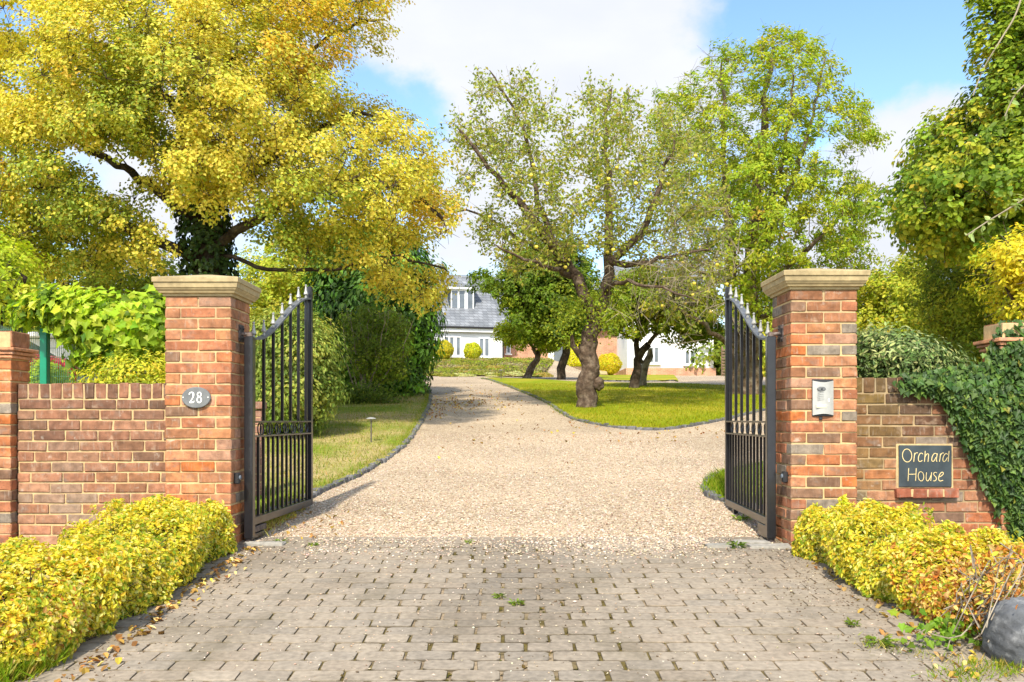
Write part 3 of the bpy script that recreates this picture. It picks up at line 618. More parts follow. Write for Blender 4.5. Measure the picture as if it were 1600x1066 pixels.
def pillar(name, label, x0, yf, ztop, kind, parent_loc):
    t = thing(name, label, 'gate pillar', parent_loc, 'brick pillars at the gateway')
    mb = MB(); S = .452; h, l, j = .1025, .221, .010; x1, y1 = x0 + S, yf + S
    for i in range(25):
        zb = ztop - .075 * (i + 1) + .005; zt = zb + .065
        K = lambda: bcol(kind, zt)
        if i % 2 == 0:
            for ya, yb in ((yf, yf + h), (y1 - h, y1)):
                put(mb, x0, x0 + l, ya, yb, zb, zt, K()); put(mb, x0 + l + j, x1, ya, yb, zb, zt, K())
            for xa, xb in ((x0, x0 + h), (x1 - h, x1)): put(mb, xa, xb, yf + h + j, y1 - h - j, zb, zt, K())
        else:
            for xa, xb in ((x0, x0 + h), (x1 - h, x1)):
                put(mb, xa, xb, yf, yf + l, zb, zt, K()); put(mb, xa, xb, yf + l + j, y1, zb, zt, K())
            for ya, yb in ((yf, yf + h), (y1 - h, y1)): put(mb, x0 + h + j, x1 - h - j, ya, yb, zb, zt, K())
    mb.build('brickwork', M['brick'], t)
    m2 = MB(); e = .0065; m2.span((x0 + e, yf + e, ztop - 1.9), (x1 - e, y1 - e, ztop - .001), bev=.002); m2.build('mortar', M['mortar'], t)
    m3 = MB(); cx, cy = x0 + S / 2, yf + S / 2; hs_ = S / 2; V = []; prof = [(0, .010), (.016, .012), (.018, .016), (.020, .030), (.030, .034), (.042, .045), (.052, .049), (.054, .054), (.088, .058), (.089, .058), (.090, .066), (.120, .067), (.124, .063), (.178, -.20), (.180, -.215)]
    for z, o in prof:
        a = hs_ + o; V += [(cx - a, cy - a, ztop + z), (cx + a, cy - a, ztop + z), (cx + a, cy + a, ztop + z), (cx - a, cy + a, ztop + z)]
    k = len(prof); Fc = [[i * 4 + q, i * 4 + (q + 1) % 4, i * 4 + 4 + (q + 1) % 4, i * 4 + 4 + q] for i in range(k - 1) for q in range(4)] + [[3, 2, 1, 0], [(k - 1) * 4 + q for q in range(4)]]
    m3.add(V, Fc); o = m3.build('cap', M['stone'], t)
    bv = o.modifiers.new('b', 'BEVEL'); bv.width = .003; bv.segments = 2; bv.limit_method = 'ANGLE'; bv.angle_limit = R(35)
    return t
PLX, PRX, PY = -2.368, 1.902, 6.30
pillar('gate_pillar', 'orange brick gate pillar with the oval number plate', PLX, PY, 1.733, 'pillar', (PLX + .226, PY + .226, 0))
pillar('gate_pillar', 'brick gate pillar with the steel intercom panel set in its face', PRX, PY, 1.778, 'pillar_mixed', (PRX + .226, PY + .226, 0))

def wall(name, label, x0, x1, yf, ztop, kind, dz, zlow):
    t = thing(name, label, 'wall', ((x0 + x1) / 2, yf + .1, 0)); mb = MB(); T = .215
    x = x0 + .004
    while x < x1 - .03:                                   # brick-on-edge coping
        l = min(.067 + rng.normal(0, .003), x1 - x); put(mb, x, x + l - .001, yf, yf + T, ztop - .1045, ztop + rng.normal(0, .003), bcol(kind, 1.2, x)); x += l + .0115
    z = ztop - .1045 - .011; i = 0
    while z > zlow:
        x = x0 - (i % 2) * .1125 + (rng.uniform(-.02, .02))
        while x < x1:
            a, b = max(x, x0 + .002), min(x + .215, x1 - .002)
            if b - a > .03:
                c = bcol(kind, z, a); put(mb, a, b, yf, yf + .1025, z - dz + .011, z, c)
                put(mb, a, b, yf + .113, yf + T, z - dz + .011, z, bcol(kind, z, a))
            x += .225
        z -= dz; i += 1
    if kind == 'wall':
        x = x0
        while x < x1 - .05: put(mb, x, min(x + .215, x1), yf - .032, yf + .1, -.075, -.012, np.array((.50, .21, .11)) * rng.uniform(.85, 1.1)); x += .225
    else:
        x = x0
        while x < x1 - .05: put(mb, x, min(x + .215, x1), yf - .035, yf + .1, -.13, -.065, np.array((.36, .15, .09)) * rng.uniform(.8, 1.1)); x += .225
    mb.build('brickwork', M['brick'], t)
    m2 = MB(); m2.span((x0 + .004, yf + .0075, zlow - .1), (x1 - .004, yf + T - .0045, ztop - .006), bev=.002); m2.build('mortar', M['mortar'] if kind == 'wall' else M['mortar_dark'], t)
    return t
WL = wall('garden_wall', 'low brick garden wall with brick on edge coping, beside the numbered pillar', -3.43, PLX, 6.40, 1.144, 'wall', .0725, -.12)
WR = wall('garden_wall', 'dark weathered brick garden wall with the slate house sign, half under ivy', PRX + .452, 7.2, 6.40, 1.184, 'rightwall', .075, -.15)
def pier(label, x0, x1, yf, yb, ztop, kind):
    t = thing('wall_pier', label, 'brick pier', ((x0 + x1) / 2, (yf + yb) / 2, 0), 'corbelled piers at the wall ends'); mb = MB()
    zc = ztop - .105
    x = x0 + .01
    while x < x1 - .03: put(mb, x, x + .1, yf + .01, yb - .01, zc, ztop + rng.normal(0, .003), bcol(kind, .5) * .8); x += .111
    for k, (o, h) in enumerate(((.045, .024), (.03, .022), (.016, .022))):
        put(mb, x0 - o, x1 + o, yf - o, yb + o, zc - .006 - sum((.024, .022, .022)[:k]) - .004 * k - h, zc - .006 - sum((.024, .022, .022)[:k]) - .004 * k, np.array((.52, .24, .12)) * rng.uniform(.9, 1.1))
    z = zc - .095; i = 0
    while z > -.15:
        if i % 2 == 0:
            for a, b in ((x0, x0 + .215), (x0 + .225, x1)): put(mb, a, b, yf, yb, z - .065, z, bcol(kind, z))
        else:
            for a, b in ((x0, x0 + .1025), (x0 + .1125, x1 - .1125), (x1 - .1025, x1)): put(mb, a, b, yf, yb, z - .065, z, bcol(kind, z))
        z -= .075; i += 1
    mb.build('brickwork', M['brick'], t); m2 = MB(); m2.span((x0 + .006, yf + .006, -.2), (x1 - .006, yb - .006, ztop - .006)); m2.build('mortar', M['mortar'], t)
pier('brick pier with tile corbels at the wall end, beside the green fence post', -3.435 - .44, -3.435, 6.33, 6.58, 1.50, 'pillar')
pier('ivy covered brick pier with tile corbels, under the bright yellow tree', 3.36, 3.80, 6.33, 6.60, 1.56, 'pillar_mixed')

# number plate
def ribbon(mb, pts, wd, f, yf, th, closed=False, col=(1, 1, 1), step=.0016):
    W = [np.array([*f(p[0], p[1]), p[2] if len(p) > 2 else wd]) for p in pts]; Q = cr(W, step, closed)
    if closed: Q = np.vstack([Q, Q[:1]])
    d = nrm(np.gradient(Q[:, :2], axis=0)); nn = np.stack([-d[:, 1], d[:, 0]], 1); n = len(Q); V = []
    for s, y in ((1, yf), (-1, yf), (1, yf + th), (-1, yf + th)):
        e = Q[:, :2] + nn * (Q[:, 2:3] / 2) * s; V.append(np.column_stack([e[:, 0], np.full(n, y), e[:, 1]]))
    V = np.concatenate(V); Fc = []
    for i in range(n - 1):
        Fc += [[i, i + 1, n + i + 1, n + i], [2 * n + i, 3 * n + i, 3 * n + i + 1, 2 * n + i + 1], [i, 2 * n + i, 2 * n + i + 1, i + 1], [n + i, n + i + 1, 3 * n + i + 1, 3 * n + i]]
    Fc += [[0, n, 3 * n, 2 * n], [n - 1, 3 * n - 1, 4 * n - 1, 2 * n - 1][::-1]]
    mb.add(V, Fc, col)
def ell(cx, cy, rx, ry, n=20, sl=0): return [(cx + rx * cos(a) - sl * ry * sin(a), cy + ry * sin(a)) for a in np.arange(n) / n * 2 * pi]
pc = at(307.5, 621.5, PY); t = thing('number_plate', 'grey oval slate plate reading 28 on the brick pillar', 'number plate', (pc[0], PY - .012, pc[2]))
mb = MB(); ax = [[1, 0, 0], [0, 0, 1], [0, -1, 0]]; a_ = np.arange(40) / 40 * 2 * pi
def ov(rx, rz, y): return np.column_stack([pc[0] + rx * np.cos(a_), np.full(40, y), pc[2] + rz * np.sin(a_)])
V = np.concatenate([ov(.0985, .0725, PY - .001), ov(.0985, .0725, PY - .013), ov(.094, .068, PY - .018)])
mb.add(V, [[j, (j + 1) % 40, 40 + (j + 1) % 40, 40 + j] for j in range(40)] + [[40 + j, 40 + (j + 1) % 40, 80 + (j + 1) % 40, 80 + j] for j in range(40)] + [[80 + j for j in range(40)]]); mb.build('plate', M['slateplate'], t)
k = 1 / 17.76 * PY / F
fz = lambda x, y: (pc[0] + (x - 667) * k, pc[2] - (y - 560) * k)
mb = MB(); wz = lambda L: [(x, y, v * k) for x, y, v in L]; yt = PY - .0200
ribbon(mb, wz([(488, 478, 30), (486, 462, 34), (505, 430, 26), (548, 412, 28), (590, 440, 48), (598, 500, 48), (575, 575, 30), (540, 635, 22), (496, 690, 18)]), 0, fz, yt, .003)
ribbon(mb, wz([(490, 692, 36), (550, 694, 40), (606, 690, 40)]), 0, fz, yt - .0006, .003); ribbon(mb, wz([(622, 640, 10), (618, 670, 16), (606, 706, 18)]), 0, fz, yt - .0012, .003)
ribbon(mb, [(*p, 30 * k) for p in ell(762, 474, 50, 58)], 0, fz, yt, .003, True); ribbon(mb, [(*p, 34 * k) for p in ell(762, 622, 57, 76)], 0, fz, yt - .0006, .003, True)
mb.build('numerals', M['whitepaint'], t)
mb = MB()
for x in (314, 1003): q = fz(x, 553); mb = MB(); mb.lathe((q[0], PY - .016, q[1]), [(.0045, 0), (.0045, .004), (.002, .0055)], 10, ax=ax); mb.build('screw', M['whitepaint'], t)

# intercom
ic = at(1285.2, 622, PY); t = thing('intercom', 'brushed steel door intercom set into the pillar', 'intercom', (ic[0], PY, ic[2]))
mb = MB(); hw, hh = .071, .118
n = 12; xs = np.linspace(-hw, hw, n); dp = .012 + .020 * np.cos(xs / hw * pi / 2)
tp = hh - .012 * np.cos(xs / hw * pi / 2); bt = -hh + .010 * np.cos(xs / hw * pi / 2)
V = np.concatenate([np.column_stack([ic[0] + xs, PY - dp, ic[2] + tp]), np.column_stack([ic[0] + xs, PY - dp, ic[2] + bt]), np.column_stack([ic[0] + xs, np.full(n, PY + .02), ic[2] + tp]), np.column_stack([ic[0] + xs, np.full(n, PY + .02), ic[2] + bt])])
Fc = []
for i in range(n - 1): Fc += [[i, n + i, n + i + 1, i + 1], [2 * n + i, i, i + 1, 2 * n + i + 1], [n + i, 3 * n + i, 3 * n + i + 1, n + i + 1]]
Fc += [[0, 2 * n, 3 * n, n], [n - 1, 2 * n - 1, 4 * n - 1, 3 * n - 1]]
mb.add(V, Fc); mb.build('face_plate', M['steel'], t)
mb = MB(); mb.span((ic[0] - hw - .002, PY - .006, ic[2] - hh - .008), (ic[0] + hw + .002, PY + .03, ic[2] + hh + .010), bev=.003); mb.build('housing', M['darkplastic'], t)
g = lambda x, y: (ic[0] + (x - 375) / 10.66 * PY / F, ic[2] - (y - 448) / 10.66 * PY / F)
q = g(333, 300); mb = MB(); a_ = np.arange(28) / 28 * 2 * pi
V = np.concatenate([np.column_stack([q[0] + .0285 * s * np.cos(a_), np.full(28, PY - d), q[1] + .0165 * s * np.sin(a_)]) for s, d in ((1, .02), (1, .034), (.8, .037))])
mb.add(V, [[j, (j + 1) % 28, 28 + (j + 1) % 28, 28 + j] for j in range(28)] + [[28 + j, 28 + (j + 1) % 28, 56 + (j + 1) % 28, 56 + j] for j in range(28)] + [[56 + j for j in range(28)]]); mb.build('camera_window', M['slateplate'], t)
mb = MB(); mb.lathe((q[0], PY - .037, q[1]), [(.006, 0), (.006, .003), (.003, .005)], 12, ax=ax); mb.build('lens', M['darkplastic'], t)
q = g(335, 585); mb = MB(); mb.span((q[0] - .036, PY - .0345, q[1] - .012), (q[0] + .034, PY - .028, q[1] + .012), bev=.002); mb.build('name_label', M['cream'], t)
mb = MB()
for y in (358, 388, 418, 448, 478):
    q = g(320, y); mb.span((q[0] - .022, PY - .034, q[1] - .0012), (q[0] + .022, PY - .030, q[1] + .0012), bev=.0005)
mb.build('speaker_grille', M['edgepaint'], t)
q = g(456, 490); mb = MB(); mb.span((q[0] - .005, PY - .030, q[1] - .011), (q[0] + .006, PY - .022, q[1] + .011), bev=.003); mb.build('call_button', M['whitepaint'], t)
q = g(340, 790); mb = MB(); mb.span((q[0] - .011, PY - .012, q[1] - .011), (q[0] + .011, PY, q[1] + .012), bev=.003); mb.build('lock', M['darkplastic'], t)

# slate house sign and its brick ledge
YW = 6.40
s0 = at(1403.3, 696, YW); s1 = at(1485.3, 761, YW)
t = thing('house_sign', 'dark slate sign lettered Orchard House on the brick wall', 'sign', ((s0[0] + s1[0]) / 2, YW - .01, (s0[2] + s1[2]) / 2))
mb = MB(); mb.span((s0[0], YW - .018, s1[2]), (s1[0], YW, s0[2]), bev=.004, jit=.0012); mb.build('slate', M['slatesign'], t)
mb = MB(); mb.span((s0[0] - .014, YW - .006, s1[2] - .008), (s1[0] + .014, YW + .004, s0[2] + .012), bev=.004, jit=.002); mb.build('mortar_bed', M['mortar'], t)
kk = YW / F / 9.69; fz = lambda x, y: (s0[0] + (x - 130) * kk, s0[2] - (y - 155) * kk); W_ = 9.5 * kk; yt = YW - .0195
mb = MB()
for L, cl in ((ell(248, 307, 70, 98, 20, -.04), 1), ([(360, 268), (355, 330), (348, 403)], 0), ([(356, 315), (372, 280), (392, 266), (410, 268)], 0),
              ([(486, 288), (470, 272), (445, 278), (424, 315), (417, 362), (430, 395), (455, 396), (478, 380)], 0), ([(522, 238), (517, 320), (511, 403)], 0), ([(515, 335), (535, 298), (558, 280), (572, 292), (570, 330), (563, 402)], 0),
              ([(698, 288), (676, 274), (648, 288), (626, 330), (620, 374), (632, 396), (655, 388), (684, 335)], 0), ([(704, 276), (694, 340), (690, 394), (704, 392)], 0), ([(752, 280), (746, 340), (737, 402)], 0), ([(745, 322), (764, 284), (784, 270), (802, 270)], 0),
              ([(862, 292), (838, 278), (812, 296), (792, 340), (788, 380), (802, 400), (828, 386), (858, 335)], 0), ([(882, 238), (874, 330), (868, 400)], 0),
              ([(272, 500), (267, 600), (262, 693)], 0), ([(386, 500), (381, 600), (376, 693)], 0), ([(268, 592), (325, 590), (380, 588)], 0), (ell(458, 622, 42, 70, 16, -.05), 1),
              ([(542, 562), (536, 620), (538, 672), (556, 692), (582, 668), (610, 605)], 0), ([(618, 562), (610, 640), (604, 692)], 0), ([(698, 572), (676, 560), (652, 574), (654, 602), (680, 628), (690, 660), (674, 688), (644, 690)], 0),
              ([(730, 632), (768, 614), (796, 584), (786, 560), (760, 568), (732, 612), (724, 660), (742, 692), (792, 682)], 0)):
    ribbon(mb, L, W_, fz, yt - .0002 * rng.integers(0, 4), .002, bool(cl), step=.003)
mb.build('lettering', M['gilt'], t)
t = thing('sign_ledge', 'short red brick ledge under the slate house sign', 'ledge', ((s0[0] + s1[0]) / 2, YW, s1[2] - .04)); mb = MB()
x0 = at(1397, 0, YW)[0]; x1 = at(1495, 0, YW)[0]; zt = s1[2] - .010
for i in range(4):
    a = x0 + (x1 - x0) / 4 * i; put(mb, a + .004, a + (x1 - x0) / 4 - .004, YW - .045, YW + .02, zt - .062, zt, np.array((.30, .10, .055)) * rng.uniform(.8, 1.15))
mb.build('brickwork', M['brick'], t); mb = MB(); mb.span((x0 + .01, YW - .041, zt - .058), (x1 - .01, YW + .015, zt - .004)); mb.build('mortar', M['mortar'], t)

# gate safety sensors on the pillars' inner faces
def sensor(label, x, sg, y, z):
    t = thing('safety_sensor', label, 'sensor', (x, y, z), 'gate sensors on the pillars'); mb = MB()
    mb.box((x + sg * .016, y, z), (.017, .026, .038), .006); mb.build('case', M['darkplastic'], t)
    mb = MB(); mb.lathe((x + sg * .032, y - .002, z + .006), [(.017, 0), (.017, .008), (.012, .012)], 14, ax=[[0, 1, 0], [0, 0, 1], [sg, 0, 0]]); mb.build('lens', M['glass'], t)
sensor('black gate sensor on the pillar that carries the number plate', PLX + .452, 1, 6.385, .485)
sensor('black gate sensor low on the pillar that carries the intercom', PRX, -1, 6.385, .495)

# ------------------------------------------------------------------ iron gates
def gate(label, hx, hy, tx, ty, face, drop):
    H = np.array([hx, hy]); T = np.array([tx, ty]); L = np.linalg.norm(T - H); d = (T - H) / L; s = np.array([-d[1], d[0]])
    t = thing('iron_gate', label, 'gate', (hx, hy, 0), 'pair of iron drive gates'); ax = [[d[0], d[1], 0], [s[0], s[1], 0], [0, 0, 1]]
    P = lambda u, v, z: np.array([*(H + d * u + s * v), z])
    zr = lambda u: 1.462 + .475 * smooth((u / L - .05) / .95) ** .93
    def bar(name, u0, u1, z0, z1, hw, bev=.002, m='iron'):
        b = MB(); b.box(P((u0 + u1) / 2, 0, (z0 + z1) / 2), ((u1 - u0) / 2, hw, (z1 - z0) / 2), bev, ax=ax); return b.build(name, M[m], t)
    bar('hinge_stile', -.03, .03, .055, 1.478, .031, .004); bar('meeting_stile', L - .055, L, .145, 2.05, .027, .003)
    bar('bottom_rail', .031, L - .056, .142, .198, .027, .003)
    bar('mid_rail', .031, L - .056, .868, .881, .027); bar('mid_rail', .031, L - .056, .765, .778, .027)
    us = np.linspace(.03, L - .055, 24); Q = [P(u, 0, zr(u)) for u in us]; V = []
    for u, q in zip(us, Q):
        for v, z in ((-.027, 0), (.027, 0), (.027, .014), (-.027, .014)): V.append(P(u, v, zr(u) + z))
    b = MB(); b.add(V, [[i * 4 + k, i * 4 + (k + 1) % 4, i * 4 + 4 + (k + 1) % 4, i * 4 + 4 + k] for i in range(23) for k in range(4)] + [[3, 2, 1, 0], [92, 93, 94, 95]]); b.build('top_rail', M['top_rail'], t)
    nb = 7; ub = [.085 + i * (L - .055 - .085 - .075) / (nb - 1) for i in range(nb)]
    fin = None
    for i, u in enumerate(ub):
        b = MB(); b.box(P(u, 0, (.88 + zr(u)) / 2 + .001), (.011, .011, (zr(u) - .882) / 2), .002, ax=ax); b.build('bar', M['iron'], t)
        z0 = zr(u) + .013
        b = MB(); b.lathe(P(u, 0, z0), [(.011, 0), (.011, .014), (.007, .017), (.007, .021), (.019, .030), (.0195, .036), (.013, .055), (.0085, .085), (.006, .100), (.010, .105), (.010, .111), (.003, .117)], 10); b.build('finial', M['silver'], t)
    nl = 13
    for i in range(nl):
        u = .07 + i * (L - .055 - .07 - .06) / (nl - 1); b = MB(); b.box(P(u, 0, (.199 + .764) / 2), (.0095, .0095, (.763 - .199) / 2), .002, ax=ax); b.build('bar', M['iron'], t)
    no = 14
    for i in range(no):
        u = .085 + i * (L - .055 - .17) / (no - 1); a = np.arange(18) / 18 * 2 * pi
        c = np.array([P(u + .038 * cos(q), (-.008 if i % 2 else .008), .8225 + .0425 * sin(q)) for q in a]); c = np.vstack([c, c[:2]])
        b = MB(); b.tube(c, .0052, 6, cap=False); b.build('ring', M['iron'], t)
    # foot bracket, lower arm and the drop stop
    bar('motor_arm', -.028, .30, .088, .130, .026, .003, 'rust' if not drop else 'iron'); bar('motor_arm', -.026, .27, .045, .080, .024, .003, 'iron')
    if drop: bar('drop_plate', .032, .285, .05, .139, .029, .003); bar('drop_bolt', L - .36, L - .31, gz(tx, ty) - .03, .145, .018, .003)
    b = MB(); b.lathe(P(0, 0, .012), [(.034, 0), (.034, .02), (.024, .026), (.024, .045)], 14); b.build('pivot', M['rust'], t)
    # top hinge fixed to the pillar's inner face
    b = MB(); b.box((face, hy + .01, 1.50), (.006, .055, .06), .003)
    sg = 1 if face < hx else -1
    for zz in (1.46, 1.535):
        for yy in (-.035, .04): b.lathe((face + sg * .004, hy + yy, zz), [(.010, 0), (.010, .008), (.005, .011)], 8, ax=[[0, 1, 0], [0, 0, 1], [sg, 0, 0]])
    b.tube([(face, hy, 1.497), ((face + hx) / 2, hy, 1.497), (hx, hy, 1.493)], .013, 8); b.lathe((hx, hy, 1.47), [(.02, 0), (.02, .035), (.012, .04)], 12); b.build('hinge', M['rust'], t)
    return t
M['top_rail'] = mat('weathered_top_rail', (.11, .115, .12), .45, .3, 25, .05, 80, .5)
gate('black iron gate swung open against the pillar with the number plate', -1.852, 6.52, -1.772, 8.10, PLX + .452, False)
gate('black iron gate swung open against the pillar with the intercom', 1.826, 6.52, 1.898, 8.12, PRX, True)

# ------------------------------------------------------------------ the house
HY = 58.0
hb = at(560, 563, HY); house = thing('country_house', 'white rendered house with grey slate roof at the top of the drive', 'house', (0, HY, 4.3))
def hx(px, Y=HY): return (px - CX) / F * Y
def hz(py, Y=HY): return CZ + (HZ - py) / F * Y
ze, zrg = hz(514), hz(438, 61.2)
mb = MB(); mb.span((-14, HY, 3.8), (hx(787), 64.4, ze + .1), bev=.01); mb.build('wall', M['render'], house)
RY0, RZ0, RY1, RZ1 = HY - .35, ze - .02, 61.2, zrg
def roofslab(name, x0, x1, y0, z0, y1, z1, m, parent, th=.12):
    b = MB(); n = nrm(np.array([0, -(z1 - z0), y1 - y0])); q = n * th
    b.extr([(x0, y0, z0), (x1, y0, z0), (x1, y1, z1), (x0, y1, z1)], q); return b.build(name, m, parent)
rf = roofslab('roof', -14.4, hx(800), RY0, RZ0, RY1, RZ1, M['slate'], house)
roofslab('roof', -14.4, hx(972), 66 + .3, RZ0 + .6, RY1, RZ1, M['slate'], house)
mb = MB(); mb.tube([(-14.4, RY1, RZ1 + .12), (hx(800), RY1, RZ1 + .12)], .13, 8); mb.build('ridge', M['slate'], rf)
mb = MB(); mb.span((-14.2, HY - .30, ze - .28), (hx(787), HY - .26, ze - .06), bev=.01); mb.build('fascia', M['white'], house)
mb = MB(); mb.tube([(-14.3, HY - .40, ze + .02), (hx(786), HY - .40, ze - .0)], .065, 8); mb.build('gutter', M['darkplastic'], house)
mb = MB(); mb.tube([(hx(785.5), HY - .09, ze - .1), (hx(785.5), HY - .09, 4.2)], .05, 8); mb.build('downpipe', M['darkplastic'], house)
def window(parent, x0, x1, z0, z1, y, n, sill=True, thick=None):
    f = MB(); e = .07
    for a, b, c, d in ((x0, x1, z1 - e, z1), (x0, x1, z0, z0 + e), (x0, x0 + e, z0 + e, z1 - e), (x1 - e, x1, z0 + e, z1 - e)): f.span((a, y - .05, c), (b, y + .06, d), bev=.008)
    for i in range(1, n):
        xm = x0 + (x1 - x0) * i / n; h = .10 if i == thick else .055; f.span((xm - h, y - .045, z0 + e), (xm + h, y + .055, z1 - e), bev=.008)
    o = f.build('window', M['white'], parent)
    g_ = MB(); g_.span((x0 + e * .5, y - .004, z0 + e * .5), (x1 - e * .5, y + .012, z1 - e * .5), bev=.002); g_.build('pane', M['glass'], o)
    if sill: s_ = MB(); s_.span((x0 - .08, y - .14, z0 - .09), (x1 + .08, y + .02, z0 - .003), bev=.01); s_.build('sill', M['white'], o)
window(house, hx(691.5), hx(719), hz(558), hz(527.5), HY - .02, 3, True, 2); window(house, hx(747), hx(764.5), hz(558.5), hz(528.5), HY - .02, 2)
# dormer
DY = 58.86; x0, x1 = hx(707.5, DY), hx(745.5, DY); z0, z1 = hz(487.5, DY), hz(455, DY)
mb = MB(); mb.span((x0 - .05, DY + .03, z0 - .5), (x1 + .05, 61.0, z1 - .004), bev=.01); dorm = mb.build('dormer', M['leadgrey'] if 'leadgrey' in M else M['slatesign'], house)
mb = MB(); mb.span((x0 - .24, DY - .30, z1 + .16), (x1 + .24, 61.2, z1 + .30), bev=.02); mb.build('dormer_roof', M['slate'], dorm)
mb = MB(); mb.span((x0 - .20, DY - .25, z1 + .0), (x1 + .20, DY + .1, z1 + .157), bev=.01); mb.build('fascia', M['white'], dorm)
f = window(dorm, x0 + .04, x1 - .04, z0 + .04, z1 - .003, DY, 3, True, 2)
# the left wing stands at an angle to the right wing: turn its parts about the corner
def turn(o, piv, a):
    for c_ in o.children: turn(c_, piv, a)
    if o.type != 'MESH': return
    me = o.data; n_ = len(me.vertices); v_ = np.empty(n_ * 3, np.float32); me.vertices.foreach_get('co', v_); v_ = v_.reshape(-1, 3).astype(float)
    org = np.zeros(3); q_ = o.parent
    while q_ is not None: org += np.array(q_.location); q_ = q_.parent
    d_ = v_ + org - piv; v_ = np.column_stack([d_[:, 0] * cos(a) - d_[:, 1] * sin(a), d_[:, 0] * sin(a) + d_[:, 1] * cos(a), d_[:, 2]]) + piv - org
    me.vertices.foreach_set('co', v_.astype(np.float32).ravel()); me.update()
turn(house, np.array([hx(787), HY, 0]), R(14))
mb = MB(); mb.span((hx(787) - .3, HY + 1.3, 2.6), (hx(968), 66, ze + .08), bev=.01); mb.build('wall', M['housebrick'], house)
roofslab('roof', hx(800), hx(972), HY + .9, ze - .02, 62.3, RZ1 - .1, M['slate'], house); roofslab('roof', hx(800), hx(972), 66.3, ze - .02, 62.3, RZ1 - .1, M['slate'], house)
window(house, hx(791, 59.3), hx(798, 59.3), hz(553, 59.3), hz(534, 59.3), 59.28, 1)
# timber steps with flank walls
stp = thing('garden_steps', 'broad flight of dark timber steps between low flank walls', 'steps', (at(885, 592, 50.5)[0], 50.5, 3.1))
xs0, xs1 = hx(868, 50.5), hx(937, 50.5); zs0 = hz(593.5, 50.5); mb = MB()
for i in range(6): mb.span((xs0, 50.5 + .34 * i, zs0 - .3), (xs1, 52.9, zs0 + .135 * (i + 1)), bev=.012, jit=.004) if i == 0 else mb.span((xs0 + .003 * i, 50.5 + .34 * i, zs0 + .135 * i - .05), (xs1 - .003 * i, 52.9 + .002 * i, zs0 + .135 * (i + 1)), bev=.012)
mb.build('tread', M['wood'], stp)
for xa in (xs0 - .34, xs1 + .02):
    b = MB(); b.extr([(xa, 50.1, zs0 - .4), (xa, 52.9, zs0 - .4), (xa, 52.9, zs0 + 1.0), (xa, 50.1, zs0 + .28)], (.32, 0, 0)); b.build('flank_wall', M['housebrick'], stp)
    b = MB(); b.extr([(xa - .03, 50.05, zs0 + .27), (xa - .03, 52.95, zs0 + 1.015), (xa - .03, 52.95, zs0 + 1.09), (xa - .03, 50.05, zs0 + .345)], (.38, 0, 0)); b.build('coping', M['stone'], stp)
# right wing
WY = 54.0; xa, xb = hx(980, WY), hx(1115, WY); zp, zt = hz(575, WY), hz(482, WY)
mb = MB(); mb.span((xa, WY, zp), (xb, 62, zt), bev=.01); mb.build('wall', M['render'], house)
mb = MB(); mb.span((xa - .08, WY - .09, 2.6), (xb + .12, 62.05, zp - .003), bev=.015); mb.build('plinth', M['housebrick'], house)
roofslab('roof', xa - .4, xb + .4, WY - .4, zt - .05, 58, zt + 3.4, M['slate'], house); roofslab('roof', xa - .4, xb + .4, 62.4, zt - .05, 58, zt + 3.4, M['slate'], house)
for q in (xa + .05, xb - .35):
    b = MB(); b.extr([(q, WY + .1, zt), (q, 61.9, zt), (q, 58, zt + 3.2)], (.3, 0, 0)); b.build('gable', M['render'], house)
window(house, hx(1013, WY), hx(1030, WY), hz(568, WY), hz(542, WY), WY - .02, 2); window(house, hx(1069, WY), hx(1086.5, WY), hz(570, WY), hz(548, WY), WY - .02, 2)
mb = MB(); mb.span((hx(857, 58.8), 59.22, 3.9), (hx(866, 58.8), 59.296, hz(520, 58.8)), bev=.01); mb.span((hx(884, 58.8), 59.22, 3.9), (hx(888, 58.8), 59.296, hz(520, 58.8)), bev=.01); dr = mb.build('door_frame', M['white'], house)
mb = MB(); mb.span((hx(866, 58.8) + .003, 59.25, 3.9), (hx(884, 58.8) - .003, 59.29, hz(522, 58.8)), bev=.01); mb.build('door', M['glass'], dr)
# slatted fence at the far end of the gravel court
t = thing('slatted_fence', 'brown slatted fence panel past the white wing of the house', 'fence', (hx(1150, 50), 50, gz(hx(1150, 50), 50)))
for i in range(9):
    b = MB(); z = gz(hx(1140, 50), 50) + .08 + i * .16; b.span((hx(1128, 50), 50, z), (hx(1190, 50), 50.04, z + .10), bev=.008); b.build('slat', M['wood'], t)
for px in (1129, 1160, 1189): b = MB(); x = hx(px, 50); b.span((x - .05, 50.042, gz(x, 50) - .1), (x + .05, 50.14, gz(x, 50) + 1.6), bev=.008); b.build('post', M['wood'], t)
# ------------------------------------------------------------------ trees
def crown(parent, C, Rad, per, size, cols, wts, seed, m='leaf', shape='diamond', flat=.65, wr=.6, droop=.3, tone=None, upbias=.7, shell=.5, name='crown', fold=.25, sub=0):
    P, N, c, ci = clump_leaves(C, Rad, per, cols, wts, seed, flat, tone, upbias, shell, sub)
    r = np.random.default_rng(seed + 99)
    return leaves(name, P, N, size * r.uniform(.65, 1.25, len(P)), c, M[m], parent, shape, wr, droop, fold, seed=seed)
def trunk(sk, parent, m='bark', extra=None, rough=.06, name='trunk'):
    mb = MB(); sk.mesh(mb, rough)
    V = np.concatenate(mb.V); Fc = mb.F
    if extra is not None:
        k = len(V); V = np.vstack([V, extra[0]]); Fc = Fc + [[i + k for i in f] for f in extra[1].tolist()]
    return mk(name, V, Fc, M[m], parent, None, True)
def base(px, py, Y): x = (px - CX) / F * Y; return (x, Y, float(gz(x, Y)))
STAT = []

